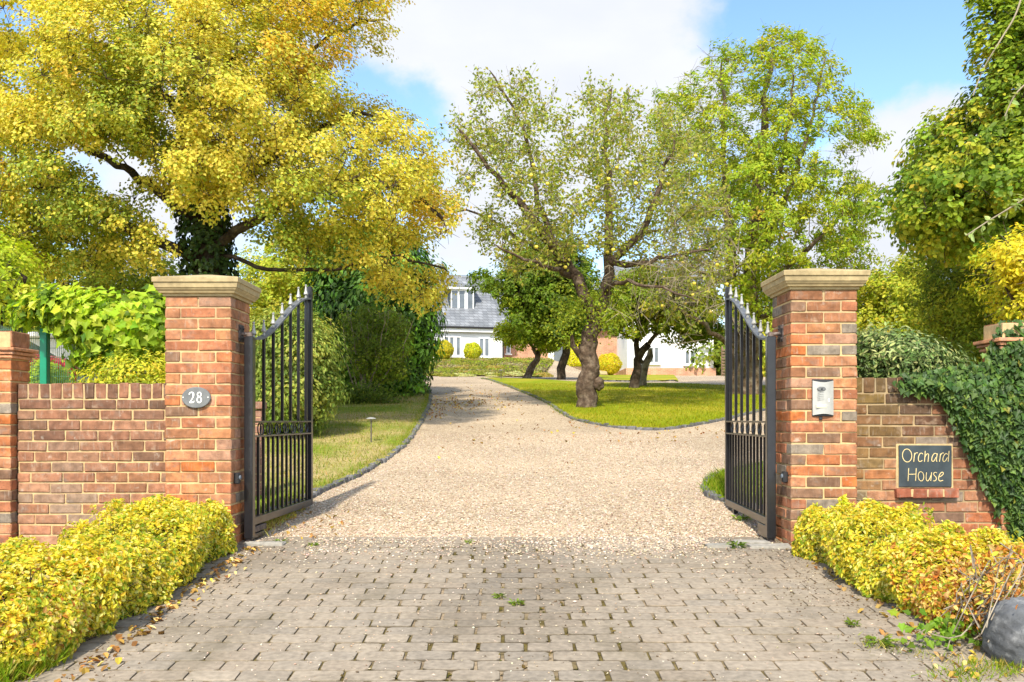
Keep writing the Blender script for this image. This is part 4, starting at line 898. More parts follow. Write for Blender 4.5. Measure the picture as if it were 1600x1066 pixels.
# -- big golden field maple
D = 16.5
T1 = thing('maple_tree', 'large golden yellow maple with ivied trunk towering over the wall', 'tree', base(332, 690, D))
mp = [(-70, -70), (430, -70), (640, -60), (618, 20), (600, 50), (584, 100), (574, 122), (545, 108), (528, 128), (566, 152), (600, 165), (625, 150), (650, 162), (672, 205), (690, 245), (712, 290), (724, 345), (722, 385), (690, 398), (735, 438), (716, 446), (684, 440), (684, 470), (650, 505), (610, 500), (585, 455), (560, 430), (500, 420), (470, 440), (430, 400), (395, 372), (360, 345), (290, 335), (250, 310), (225, 330), (255, 400), (160, 455), (80, 440), (-70, 470)]
holes = [(185, 255, 34), (160, 275, 26), (222, 275, 26), (120, 235, 16), (75, 240, 15), (30, 250, 16), (130, 55, 17), (172, 50, 17), (22, 140, 17), (245, 195, 15), (280, 205, 12), (120, 128, 9), (30, 310, 18), (8, 350, 14), (298, 330, 14), (20, 20, 44), (365, 80, 12), (495, 60, 12), (500, 345, 14), (480, 320, 10), (470, 250, 10), (540, 60, 16), (415, 315, 12), (660, 410, 14), (700, 412, 10)]
holes = [(a_h, b_h, c_h + (13 if a_h < 330 and b_h > 180 else 11)) for a_h, b_h, c_h in holes]; C = fill(mp, D, 540, 3.4, .48, 101, holes, .24)
sk = Skel()
sk.limb([(332, 690), (332, 560), (330, 440), (324, 370), (312, 320)], .36, .24, D, base=True)
sk.limb([(312, 320), (300, 262), (294, 205), (288, 160), (300, 110), (320, 40, .5), (330, -30, .8)], .20, .06, D)
sk.limb([(292, 185), (320, 165), (345, 120, .6), (372, 84, .8), (420, 60, 1)], .10, .035, D)
sk.limb([(318, 345), (250, 300, -.5), (170, 250, .3), (80, 200, .8), (-20, 180, 1)], .09, .025, D)
sk.limb([(330, 425), (290, 396, -.2), (235, 372, -.5), (150, 330, -.8), (60, 290, -.4), (-30, 300, 0)], .11, .03, D)
sk.limb([(316, 335), (370, 285, .4), (440, 235, .8), (500, 200, .6), (560, 175, .3)], .15, .04, D)
sk.limb([(326, 385), (400, 345, -.8), (470, 300, -1.3), (560, 280, -1.5), (640, 300, -1.4), (690, 340, -1.2)], .10, .03, D)
sk.limb([(340, 400), (385, 410, -.3), (440, 425, -.5), (530, 418, -.6), (620, 400, -.5), (700, 425, -.4)], .045, .015, D)
sk.limb([(440, 235, .8), (480, 140, 1), (490, 80, 1), (540, 45, .8), (600, 30, .7)], .07, .02, D)
sk.limb([(294, 205), (240, 130, 1), (160, 70, 1.4), (60, 60, 1.6)], .10, .03, D)
sk.grow(C, .0065, .35, .05, .06, 5, minz=3.0)
tw = twigs(None, C, 6, .42, .006, 6, None, .2)
trunk(sk, T1, 'bark_dark', tw[:2])
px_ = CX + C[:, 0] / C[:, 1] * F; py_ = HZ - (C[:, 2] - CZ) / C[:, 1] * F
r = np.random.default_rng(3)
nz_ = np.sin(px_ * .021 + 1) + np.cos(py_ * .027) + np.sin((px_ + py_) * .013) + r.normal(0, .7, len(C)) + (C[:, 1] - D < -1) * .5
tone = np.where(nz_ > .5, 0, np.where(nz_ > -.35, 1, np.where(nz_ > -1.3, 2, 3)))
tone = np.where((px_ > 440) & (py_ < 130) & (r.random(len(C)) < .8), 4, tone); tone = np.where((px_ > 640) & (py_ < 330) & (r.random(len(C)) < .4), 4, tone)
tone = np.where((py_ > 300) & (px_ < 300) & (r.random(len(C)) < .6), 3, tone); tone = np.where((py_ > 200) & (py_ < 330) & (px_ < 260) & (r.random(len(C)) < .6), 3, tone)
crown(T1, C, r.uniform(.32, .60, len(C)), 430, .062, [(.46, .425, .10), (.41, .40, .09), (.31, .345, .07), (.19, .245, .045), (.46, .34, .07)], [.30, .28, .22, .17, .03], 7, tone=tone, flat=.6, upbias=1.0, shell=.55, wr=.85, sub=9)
# ivy round its trunk
r = np.random.default_rng(17); n = 5200; h = r.random(n); a = r.uniform(0, 2 * pi, n)
q = np.array([at(332 - 16 * max(0, (v - .55)) / .45, 690 - 370 * v, D) for v in h]); rr = .36 + r.uniform(0, .24, n) * (1 - .45 * h)
P = q + np.column_stack([np.cos(a) * rr, np.sin(a) * rr, r.normal(0, .1, n)])
leaves('ivy', P, np.column_stack([np.cos(a), np.sin(a), np.full(n, .3)]) + r.normal(0, .3, (n, 3)), r.uniform(.06, .11, n), pal([(.02, .045, .015), (.03, .06, .018), (.04, .07, .02)], r.integers(0, 3, n), r), M['leafgloss'], T1, 'ovate', .9, .6)

# -- old apple tree on the lawn
D = 20.4
T2 = thing('apple_tree', 'old gnarled apple tree with a burred trunk, at the kerb of the lawn', 'tree', base(914, 640, D))
ap = [(688, 190), (720, 178), (742, 182), (738, 128), (748, 92), (766, 96), (776, 122), (830, 118), (846, 160), (868, 134), (866, 182), (886, 178), (922, 132), (982, 140), (1004, 172), (1022, 156), (1060, 178), (1100, 215), (1132, 300), (1138, 400), (1122, 480), (1080, 520), (1040, 500), (1008, 470), (985, 425), (945, 398), (905, 398), (868, 425), (820, 440), (790, 425), (742, 385), (735, 345), (770, 320), (752, 290), (695, 340), (690, 320), (730, 265), (700, 215)]
C = fill(ap, D, 430, 2.6, .36, 201, [(860, 215, 20), (905, 205, 18), (1010, 185, 18), (800, 330, 20), (730, 250, 16), (770, 285, 18), (895, 300, 18), (985, 250, 16), (905, 250, 14), (790, 170, 12), (840, 300, 14), (980, 320, 14), (925, 350, 14), (1080, 280, 12)], .08)
sk = Skel()
sk.limb([(915, 644), (917, 612), (921, 582), (919, 555), (922, 525), (928, 497)], .235, .175, D, base=True, step=.12)
sk.limb([(928, 498), (917, 468), (902, 436), (886, 408), (866, 392, -.2), (838, 350, -.5), (800, 300, -.8), (765, 262, -.9), (715, 200, -1)], .15, .025, D)
sk.limb([(927, 502), (936, 484), (946, 462), (950, 430), (951, 402), (950, 340, .3), (948, 260, .5), (948, 180, .6), (955, 140, .7)], .13, .025, D)
sk.limb([(950, 415), (985, 385, -.2), (1010, 345, -.4), (1040, 260, -.5), (1060, 205, -.5)], .10, .02, D)
sk.limb([(950, 408), (995, 410, -.6), (1050, 400, -1), (1110, 390, -1.2)], .08, .02, D)
sk.limb([(884, 412), (845, 330, .4), (830, 250, .6), (808, 180, .6), (765, 110, .5)], .085, .018, D)
sk.limb([(892, 430), (850, 395, .8), (800, 370, 1.2), (745, 330, 1.4), (700, 330, 1.5)], .07, .016, D)
sk.limb([(890, 432), (860, 420, -1), (820, 405, -1.6), (770, 380, -1.9)], .07, .016, D)
sk.limb([(946, 455), (980, 440, -1.2), (1030, 452, -1.8), (1090, 470, -2)], .06, .014, D)
sk.limb([(905, 555), (898, 535, -.1), (893, 520, -.2)], .07, .05, D)
sk.grow(C, .0055, .26, .07, .14, 8, minz=3.6)
out = nrm(C - C.mean(0)); tw = twigs(None, C, 6, .42, .005, 9, out * .7, .5)
rb = np.random.default_rng(5); pq = at(1060, 420, D - .8); Cb = pq + rb.normal(0, 1, (80, 3)) * np.array([.72, .8, .8]); tb = twigs(None, Cb, 5, .6, .006, 10, None, -.1)
extra = (np.vstack([tw[0], tb[0]]), np.vstack([tw[1], tb[1] + len(tw[0])]))
trunk(sk, T2, 'bark_apple', None, .05); mk('twigs', *extra, M['twig'], T2)
# burr low on the trunk
bc = at(937, 600, D - .06); bm_ = bmesh.new(); bmesh.ops.create_icosphere(bm_, subdivisions=4, radius=1)
Vb = np.array([v.co for v in bm_.verts]); Fb = [[v.index for v in f.verts] for f in bm_.faces]; bm_.free()
Vb = Vb * (1 + .12 * np.sin(Vb[:, :1] * 5 + 1) * np.cos(Vb[:, 2:3] * 6)) ; mk('burr', Vb * np.array([.13, .15, .15]) + bc - np.array([.03, 0, 0]), Fb, M['bark_apple'], T2, None, True)
r = np.random.default_rng(23); t = .35 + .65 * r.random((len(tw[2]), 4)) ** .6; m_ = 4; a, b = tw[2], tw[3]
keep = np.where((a[:, 0] > at(1010, 0, D)[0]) & (a[:, 2] < at(0, 300, D)[2]), .5, np.where((a[:, 0] < at(880, 0, D)[0]) & (a[:, 2] > at(0, 330, D)[2]), .5, .8)); kk_ = np.repeat(r.random(len(a)) < keep, m_)
P = (a[:, None] + (b - a)[:, None] * t[..., None]).reshape(-1, 3)[kk_] + r.normal(0, .025, (int(kk_.sum()), 3)); n = len(P)
leaves('crown', P, r.normal(size=(n, 3)) + np.array([0, 0, .6]), r.uniform(.06, .105, n), pal([(.20, .25, .055), (.27, .31, .08), (.14, .19, .04), (.33, .32, .09), (.24, .23, .07)], r.choice(5, n, p=[.3, .25, .22, .15, .08]), r), M['leaf'], T2, 'diamond', .6, .5, seed=3)
n = 17000; idx = r.integers(0, len(C), n); P = C[idx] + r.normal(0, .13, (n, 3))
k = ~((C[idx, 0] > at(1020, 0, D)[0]) & (C[idx, 2] < at(0, 330, D)[2]) & (r.random(n) < .6)); P = P[k]; n = len(P)
leaves('crown', P, r.normal(size=(n, 3)) + np.array([0, 0, .6]), r.uniform(.065, .115, n), pal([(.22, .27, .06), (.28, .32, .085), (.15, .20, .04), (.32, .31, .10)], r.integers(0, 4, n), r), M['leaf'], T2, 'diamond', .6, .4, seed=4)
# green shoots on the trunk below the fork
P = np.vstack([at(x, y, D - .3) + r.normal(0, .22, (260, 3)) for x, y in ((885, 490), (905, 480), (945, 500), (965, 490), (875, 510), (930, 470))]); n = len(P)
leaves('crown', P, r.normal(size=(n, 3)) + np.array([0, 0, .6]), r.uniform(.06, .09, n), pal([(.20, .27, .04), (.27, .32, .05), (.15, .2, .03)], r.integers(0, 3, n), r), M['leaf'], T2, 'diamond', .6, .4, seed=5)
# apples, each its own part
bm_ = bmesh.new(); bmesh.ops.create_uvsphere(bm_, u_segments=10, v_segments=7, radius=.042); Va = np.array([v.co for v in bm_.verts]); Fa = [[v.index for v in f.verts] for f in bm_.faces]; bm_.free()
Va[:, 2] *= .9; rr_ = np.hypot(Va[:, 0], Va[:, 1]); Va[:, 2] -= np.where(Va[:, 2] > 0, .014 * np.exp(-(rr_ / .014) ** 2), 0)
q = C[(C[:, 1] < D + .4) & (C[:, 2] < at(0, 270, D)[2])]; r = np.random.default_rng(77); first = None
for i, c in enumerate(q[r.permutation(len(q))[:48]]):
    if first is None:
        o = mk('apple', Va + np.array(T2.location), Fa, M['fruit'], T2, None, True); first = o
    else: o = first.copy(); sc.collection.objects.link(o)
    p = c + r.normal(0, .12, 3) + np.array([0, -.25, -.1]); o.location = Vector(p) - T2.location

# -- tall whitebeam beyond
def tree(name, label, cat, D, bpx, bpy_, limbs, poly, n, maxT, dmin, rad, per, size, cols, wts, seed, holes=(), bark='bark', m='leaf', shape='diamond', flat=.65, rtip=.006, tw_n=5, tw_l=.35, minz=0, inset=.2, wr=.6, droop=.3, upbias=.7, shell=.5, up=.12, group=None, sub='crown', tuft=5):
    T = thing(name, label, cat, base(bpx, bpy_, D), group); C = fill(poly, D, n, maxT, dmin, seed, holes, inset); sk = Skel()
    for i, (pts, r0, r1) in enumerate(limbs): sk.limb(pts, r0, r1, D, base=(i == 0), seed=seed)
    sk.grow(C, rtip, .3, .06, up, seed + 1, minz=minz); tw = twigs(None, C, tw_n, tw_l, rtip * .9, seed + 2, None, .3)
    trunk(sk, T, bark, tw[:2]); r = np.random.default_rng(seed + 5)
    crown(T, C, r.uniform(rad * .75, rad * 1.25, len(C)), per, size, cols, wts, seed + 3, m, shape, flat, wr, droop, None, upbias, shell, sub, .25, tuft)
    return T, C
wb = [(1012, 180), (1018, 136), (1050, 150), (1064, 112), (1090, 92), (1108, 70), (1130, 50), (1148, 76), (1168, 66), (1192, 46), (1210, 26), (1250, 52), (1290, 62), (1322, 84), (1318, 140), (1356, 150), (1366, 190), (1378, 229), (1352, 260), (1376, 290), (1372, 340), (1366, 375), (1378, 414), (1350, 470), (1330, 520), (1230, 540), (1130, 520), (1060, 490), (1030, 430), (1040, 330), (1012, 250)]
GY = [(.29, .34, .035), (.235, .32, .035), (.17, .26, .03), (.34, .36, .045), (.33, .25, .05)]
tree('whitebeam_tree', 'tall yellow green whitebeam rising behind the open gate by the intercom pillar', 'tree', 25.5, 1172, 621,
     [([(1172, 621), (1173, 560), (1172, 490), (1176, 400), (1184, 300), (1194, 180), (1208, 60)], .33, .03), ([(1150, 632), (1151, 560), (1146, 470), (1138, 350, -.3), (1130, 230, -.4), (1128, 90, -.4)], .22, .02),
      ([(1173, 560), (1128, 530, -1), (1070, 490, -1.6), (1040, 470, -2)], .10, .03), ([(1172, 470), (1130, 440, -1), (1080, 420, -1.6)], .08, .03), ([(1176, 420), (1230, 300, .8), (1270, 180, 1), (1290, 90, 1)], .12, .02),
      ([(1174, 460), (1250, 400, -.8), (1300, 350, -1), (1335, 300, -1)], .10, .02), ([(1178, 380), (1220, 260, -.8), (1240, 120, -1)], .10, .02), ([(1172, 500), (1260, 470, -.6), (1340, 430, -.5)], .08, .02)],
     wb, 470, 2.8, .46, .38, 120, .115, GY, [.35, .29, .21, .14, .01], 301, [(1215, 190, 13), (1190, 210, 11), (1235, 215, 12), (1290, 230, 12), (1180, 260, 10), (1250, 270, 12), (1130, 220, 10), (1225, 300, 12), (1190, 330, 10), (1280, 300, 10), (1160, 180, 9), (1060, 460, 16), (1100, 440, 12)], flat=.7, tw_n=7, tw_l=.5, shell=.35, wr=.5, up=.2)
# -- big sycamore at the right edge
ss = [(1552, -70), (1532, 40), (1526, 84), (1548, 118), (1514, 150), (1474, 193), (1448, 200), (1442, 228), (1406, 276), (1380, 316), (1380, 362), (1424, 384), (1450, 420), (1480, 420), (1530, 400), (1600, 420), (1780, 420), (1780, -70)]
GS = [(.15, .22, .03), (.20, .28, .035), (.10, .17, .025), (.28, .31, .04), (.38, .35, .055)]
tree('sycamore_tree', 'large dense green sycamore leaning in at the picture edge above the ivied pier', 'tree', 17.0, 1700, 660,
     [([(1700, 660), (1690, 520), (1680, 400), (1670, 280), (1660, 120), (1650, -40)], .36, .10), ([(1684, 440), (1600, 350, -.8), (1500, 300, -1), (1420, 320, -1)], .14, .03), ([(1675, 330), (1600, 240, .4), (1520, 200, .5), (1460, 215, .5)], .12, .03), ([(1665, 200), (1600, 110, -.3), (1545, 70, -.3)], .10, .03), ([(1684, 440), (1600, 400, 1), (1500, 370, 1.4), (1400, 350, 1.4)], .1, .03)],
     ss, 330, 3.0, .46, .50, 300, .10, GS, [.32, .26, .20, .15, .07], 401, [(1490, 385, 14), (1460, 395, 10), (1530, 330, 8), (1480, 260, 8)], 'bark_dark', flat=.55, upbias=.9, shell=.55, shape='ovate', wr=.8, tuft=8)
# -- bright yellow tree over the far pier
tree('golden_tree', 'bright lemon yellow leaved small tree above the ivy covered pier', 'tree', 9.0, 1640, 660,
     [([(1640, 660), (1625, 560), (1600, 480), (1590, 430)], .05, .015), ([(1615, 520), (1570, 450, -.2), (1545, 410, -.2)], .025, .01), ([(1615, 520), (1590, 520, .2), (1560, 480, .2)], .025, .01)],
     [(1538, 425), (1552, 392), (1578, 372), (1612, 364), (1720, 364), (1720, 560), (1610, 540), (1592, 508), (1570, 484), (1556, 455)], 130, .7, .16, .20, 130, .05, [(.47, .43, .04), (.42, .40, .035), (.52, .49, .10), (.28, .33, .03)], [.4, .3, .18, .12], 501, flat=.6, shape='ovate', wr=.55, tw_n=4, tw_l=.25, inset=.02, shell=.3, tuft=4)
# -- second apple, leaning tree, and the dense pear tree on the far lawn
GA = [(.17, .24, .025), (.23, .29, .03), (.12, .18, .02), (.34, .32, .05)]
tree('apple_tree', 'smaller apple tree with a dark leaning trunk, beside the pale dead trunk', 'tree', 29.0, 989, 612,
     [([(989, 614), (992, 590), (997, 565), (1004, 548), (1014, 538)], .17, .10), ([(998, 562), (995, 540), (998, 520), (985, 490)], .11, .04), ([(1012, 540), (1040, 510, -.4), (1080, 500, -.6)], .07, .02), ([(995, 535), (960, 510, .4), (940, 495, .5)], .06, .02), ([(998, 525), (1010, 480), (1030, 440)], .07, .02)],
     [(935, 470), (960, 430), (1010, 410), (1060, 425), (1110, 450), (1128, 500), (1120, 545), (1085, 550), (1060, 535), (1020, 535), (985, 530), (940, 520)], 130, 1.8, .40, .38, 200, .11, GA, [.36, .3, .2, .14], 601, [(975, 520, 9), (1050, 520, 8)], 'bark_dark', minz=2.8)
tree('plum_tree', 'small tree with a leaning forked trunk, in front of the red brick house wall', 'tree', 40.0, 821, 593,
     [([(820, 594), (829, 578), (838, 562), (842, 548)], .17, .12), ([(840, 556), (832, 540), (822, 532), (815, 525)], .10, .04), ([(842, 550), (850, 542, -.3), (858, 530, -.4)], .10, .04)],
     [(776, 515), (800, 500), (840, 505), (868, 510), (872, 545), (850, 556), (830, 530), (810, 545), (785, 532)], 70, 1.4, .40, .42, 150, .14, [(.26, .33, .025), (.19, .26, .02), (.34, .36, .035)], [.45, .35, .2], 651, (), 'bark')
tree('pear_tree', 'dense dark green round headed tree between the leaning trunk and the old apple', 'tree', 37.0, 879, 592,
     [([(876, 593), (880, 565), (886, 540), (888, 500), (880, 440)], .19, .06), ([(886, 530), (850, 500, -.5), (810, 460, -.8)], .08, .02), ([(888, 510), (910, 480, -.5), (915, 440, -.6)], .08, .02)],
     [(735, 425), (770, 440), (800, 405), (830, 385), (880, 375), (920, 400), (935, 450), (930, 520), (905, 550), (870, 540), (820, 528), (795, 500), (785, 470), (740, 445)], 190, 2.4, .5, .52, 230, .15, [(.095, .155, .018), (.13, .20, .02), (.06, .105, .014), (.22, .28, .03)], [.34, .28, .22, .16], 701, [(765, 452, 8), (790, 425, 6)], 'bark_dark', flat=.7)
t = thing('dead_trunk', 'pale grey dead tree trunk standing behind the smaller apple tree', 'tree trunk', base(1003, 607, 30.5))
sk = Skel(); sk.limb([(1003, 608), (1004, 590), (1008, 570), (1014, 555), (1016, 545)], .15, .10, 30.5, base=True); sk.limb([(1008, 572), (1000, 560), (997, 550)], .07, .05, 30.5); trunk(sk, t, 'bark_pale', None, .08)

# -- laurel, shrubs by the left lawn
LA = [(.05, .12, .02), (.08, .18, .025), (.03, .07, .016), (.14, .29, .035)]
tree('laurel_bush', 'tall dark glossy laurel at the bend of the drive, under the maple', 'shrub', 25.5, 610, 627,
     [([(600, 628), (600, 580), (596, 500), (600, 420)], .10, .03), ([(600, 600), (640, 520, -.3), (660, 440, -.3)], .07, .02), ([(600, 600), (550, 520, .2), (530, 430, .2)], .07, .02), ([(602, 610), (650, 580, -.5), (668, 540, -.6)], .06, .02)],
     [(490, 390), (530, 350), (600, 352), (650, 365), (676, 420), (680, 480), (677, 540), (668, 590), (656, 618), (640, 628), (560, 628), (500, 625), (494, 540), (490, 470)], 400, 1.9, .40, .44, 110, .17, LA, [.34, .28, .22, .16], 801, (), 'bark_dark', 'leafgloss', 'ovate', flat=.8, wr=.45, tw_n=4, tw_l=.3, inset=.1, shell=.5, tuft=0)
tree('twiggy_shrub', 'half bare many stemmed shrub in front of the tall laurel', 'shrub', 22.5, 575, 625,
     [([(570, 627), (566, 590), (552, 530), (540, 475)], .03, .010)] + [([(570 + q * .35, 622), (570 + q, 590, z), (570 + q * 2.1, 540, z * 1.6), (570 + q * 2.6, 480 + abs(q) * .5, z * 2)], .024, .007) for q, z in ((-14, .1), (-8, -.3), (-3, .3), (2, -.25), (8, .2), (14, -.2), (22, 0), (30, -.3), (-20, -.3), (12, -.5))],
     [(526, 500), (538, 462), (552, 480), (570, 452), (590, 478), (612, 462), (640, 490), (652, 545), (640, 600), (600, 606), (556, 600), (536, 560)], 120, .9, .24, .20, 75, .075, [(.11, .16, .025), (.16, .23, .035), (.08, .12, .02), (.24, .30, .05)], [.36, .3, .2, .14], 851, (), 'bark_pale', flat=.8, tw_n=2, tw_l=.35, rtip=.004, up=.3, minz=1.6, tuft=0)
GL = [(.15, .22, .06), (.21, .27, .08), (.10, .15, .04), (.28, .31, .10)]
tree('rounded_shrub', 'pale green rounded shrub seen through and beside the gate at the numbered pillar', 'shrub', 15.0, 450, 668,
     [([(450, 670), (450, 620), (445, 560)], .05, .02), ([(450, 650), (480, 590, -.2), (495, 540, -.2)], .035, .012), ([(450, 650), (415, 590, .1), (405, 530, .1)], .035, .012)],
     [(388, 540), (400, 500), (440, 482), (490, 492), (515, 522), (526, 565), (520, 620), (505, 660), (470, 680), (400, 690), (385, 640)], 250, 1.2, .25, .27, 150, .062, GL, [.34, .3, .22, .14], 871, (), 'bark_dark', 'leaf', 'ovate', flat=.75, wr=.6, inset=.05, tw_n=4, tw_l=.2, tuft=0)
t = thing('ground_shrub', 'low dark shrub at the foot of the many stemmed shrub', 'shrub', base(575, 628, 21.6)); r = np.random.default_rng(41); n = 2600
bq = np.array(base(568, 628, 21.6)); P = bq + r.normal(0, 1, (n, 3)) * np.array([.42, .25, .14]) + np.array([0, 0, .2]); P[:, 2] = np.maximum(P[:, 2], bq[2] + .03)
leaves('foliage', P, r.normal(size=(n, 3)) * .7 + np.array([0, -.3, .8]), r.uniform(.05, .09, n), pal([(.09, .14, .03), (.13, .18, .04), (.06, .10, .02)], r.integers(0, 3, n), r), M['leaf'], t, 'ovate')

# -- trees that close the view: beyond the fence, behind the wall, behind the house
BG = [(.11, .165, .02), (.16, .21, .025), (.07, .11, .015), (.26, .27, .03)]; BL = [(.26, .32, .04), (.33, .36, .05), (.19, .25, .03), (.40, .38, .06)]
grp = 'trees closing the view'
def bgtree(name, label, D, bpx, bpy_, top, poly, n, rad, per, size, cols, seed, holes=(), maxT=2.5, bark='bark_dark', **kw):
    cx = bpx; return tree(name, label, 'tree', D, bpx, bpy_, [([(bpx, bpy_), (bpx + 3, (bpy_ * 2 + top) / 3), (bpx - 4, (bpy_ + top * 2) / 3), (bpx, top)], .2, .05)] + [([(bpx, bpy_ + (top - bpy_) * f), (bpx + q * .5, bpy_ + (top - bpy_) * (f + .2), z * .5), (bpx + q, bpy_ + (top - bpy_) * (f + .32), z)], .09, .03) for q, f, z in ((-70, .25, -.5), (70, .3, .5), (-50, .5, .6), (50, .55, -.6))], poly, n, maxT, .5, rad, per, size, cols, [.34, .3, .2, .16], seed, holes, bark, group=grp, **kw)
bgtree('oak_tree', 'shaded dark green tree low behind the maple, above the vine', 23, 150, 640, 400, [(-80, 380), (0, 370), (80, 390), (160, 400), (240, 380), (310, 400), (320, 470), (300, 560), (150, 580), (-80, 580)], 220, .6, 190, .12, [(.14, .19, .02), (.20, .24, .025), (.09, .13, .015), (.32, .30, .03)], 901, [(225, 410, 22), (283, 440, 18), (60, 420, 16), (130, 440, 14)])
bgtree('ash_tree', 'light green feathery tree between the numbered pillar and the dark laurel', 30, 430, 630, 400, [(375, 420), (400, 385), (450, 360), (500, 360), (530, 400), (520, 500), (480, 540), (400, 540), (375, 480)], 130, .55, 150, .12, BL, 921, [(395, 420, 9), (420, 400, 7)])
bgtree('lime_tree', 'pale lime green tree top at the far left picture edge', 13, -10, 660, 400, [(-80, 375), (0, 362), (40, 400), (50, 450), (30, 500), (-80, 500)], 80, .35, 130, .08, [(.33, .42, .03), (.27, .36, .03), (.40, .46, .06), (.22, .30, .03)], 941, ())
bgtree('hazel_tree', 'soft yellow green tree just beside the intercom pillar, over the wall shrub', 26, 1375, 630, 420, [(1335, 440), (1350, 415), (1375, 425), (1400, 400), (1440, 400), (1470, 440), (1480, 520), (1460, 580), (1335, 590)], 170, .55, 170, .11, BL, 961, [(1385, 405, 12), (1365, 395, 14)])
bgtree('birch_tree', 'mid green tree with a forked dark stem, between the yellow tree and the soft hazel', 21, 1535, 640, 430, [(1435, 395), (1480, 380), (1540, 385), (1600, 400), (1640, 460), (1640, 600), (1470, 600), (1440, 500)], 220, .5, 190, .085, [(.15, .205, .025), (.21, .26, .03), (.10, .15, .02), (.28, .30, .04)], 981, [(1478, 440, 10), (1462, 478, 8), (1500, 420, 8), (1490, 455, 6)])
bgtree('weeping_tree', 'distant weeping tree with hanging pale strands, seen between the bars by the intercom pillar', 47, 1205, 606, 500, [(1175, 520), (1195, 490), (1225, 490), (1240, 530), (1240, 598), (1178, 598)], 90, .7, 120, .16, BL, 991, (), droop=2.5)
for i, (px, w_, top, lab, seed) in enumerate(((1260, 130, 470, 'far dark tree mass behind the intercom pillar', 1001), (1390, 120, 500, 'far tree deep behind the wall shrub', 1011), (1130, 40, 505, 'dark yew beside the slatted fence, past the white wing', 1021))):
    bgtree('yew_tree', lab, 62 if i < 2 else 57, px, 596, top + 25, [(px - w_, top + 40), (px - w_ * .4, top), (px + w_ * .4, top + 5), (px + w_, top + 35), (px + w_, 605), (px - w_, 605)], 110 if i < 2 else 60, 1.2, 130, .3, BG, seed, (), 4)
for px, w_, top, lab, D_, seed in ((-20, 110, 470, 'far dark tree behind the white outbuilding', 42, 1031), (260, 140, 450, 'far dark tree behind the numbered pillar', 44, 1041), (470, 120, 470, 'far tree in the gap behind the rounded shrub', 48, 1051)):
    bgtree('yew_tree', lab, D_, px, 606, top + 30, [(px - w_, top + 40), (px - w_ * .4, top), (px + w_ * .4, top + 5), (px + w_, top + 35), (px + w_, 625), (px - w_, 625)], 110, 1.0, 130, .26, BG, seed, (), 4)

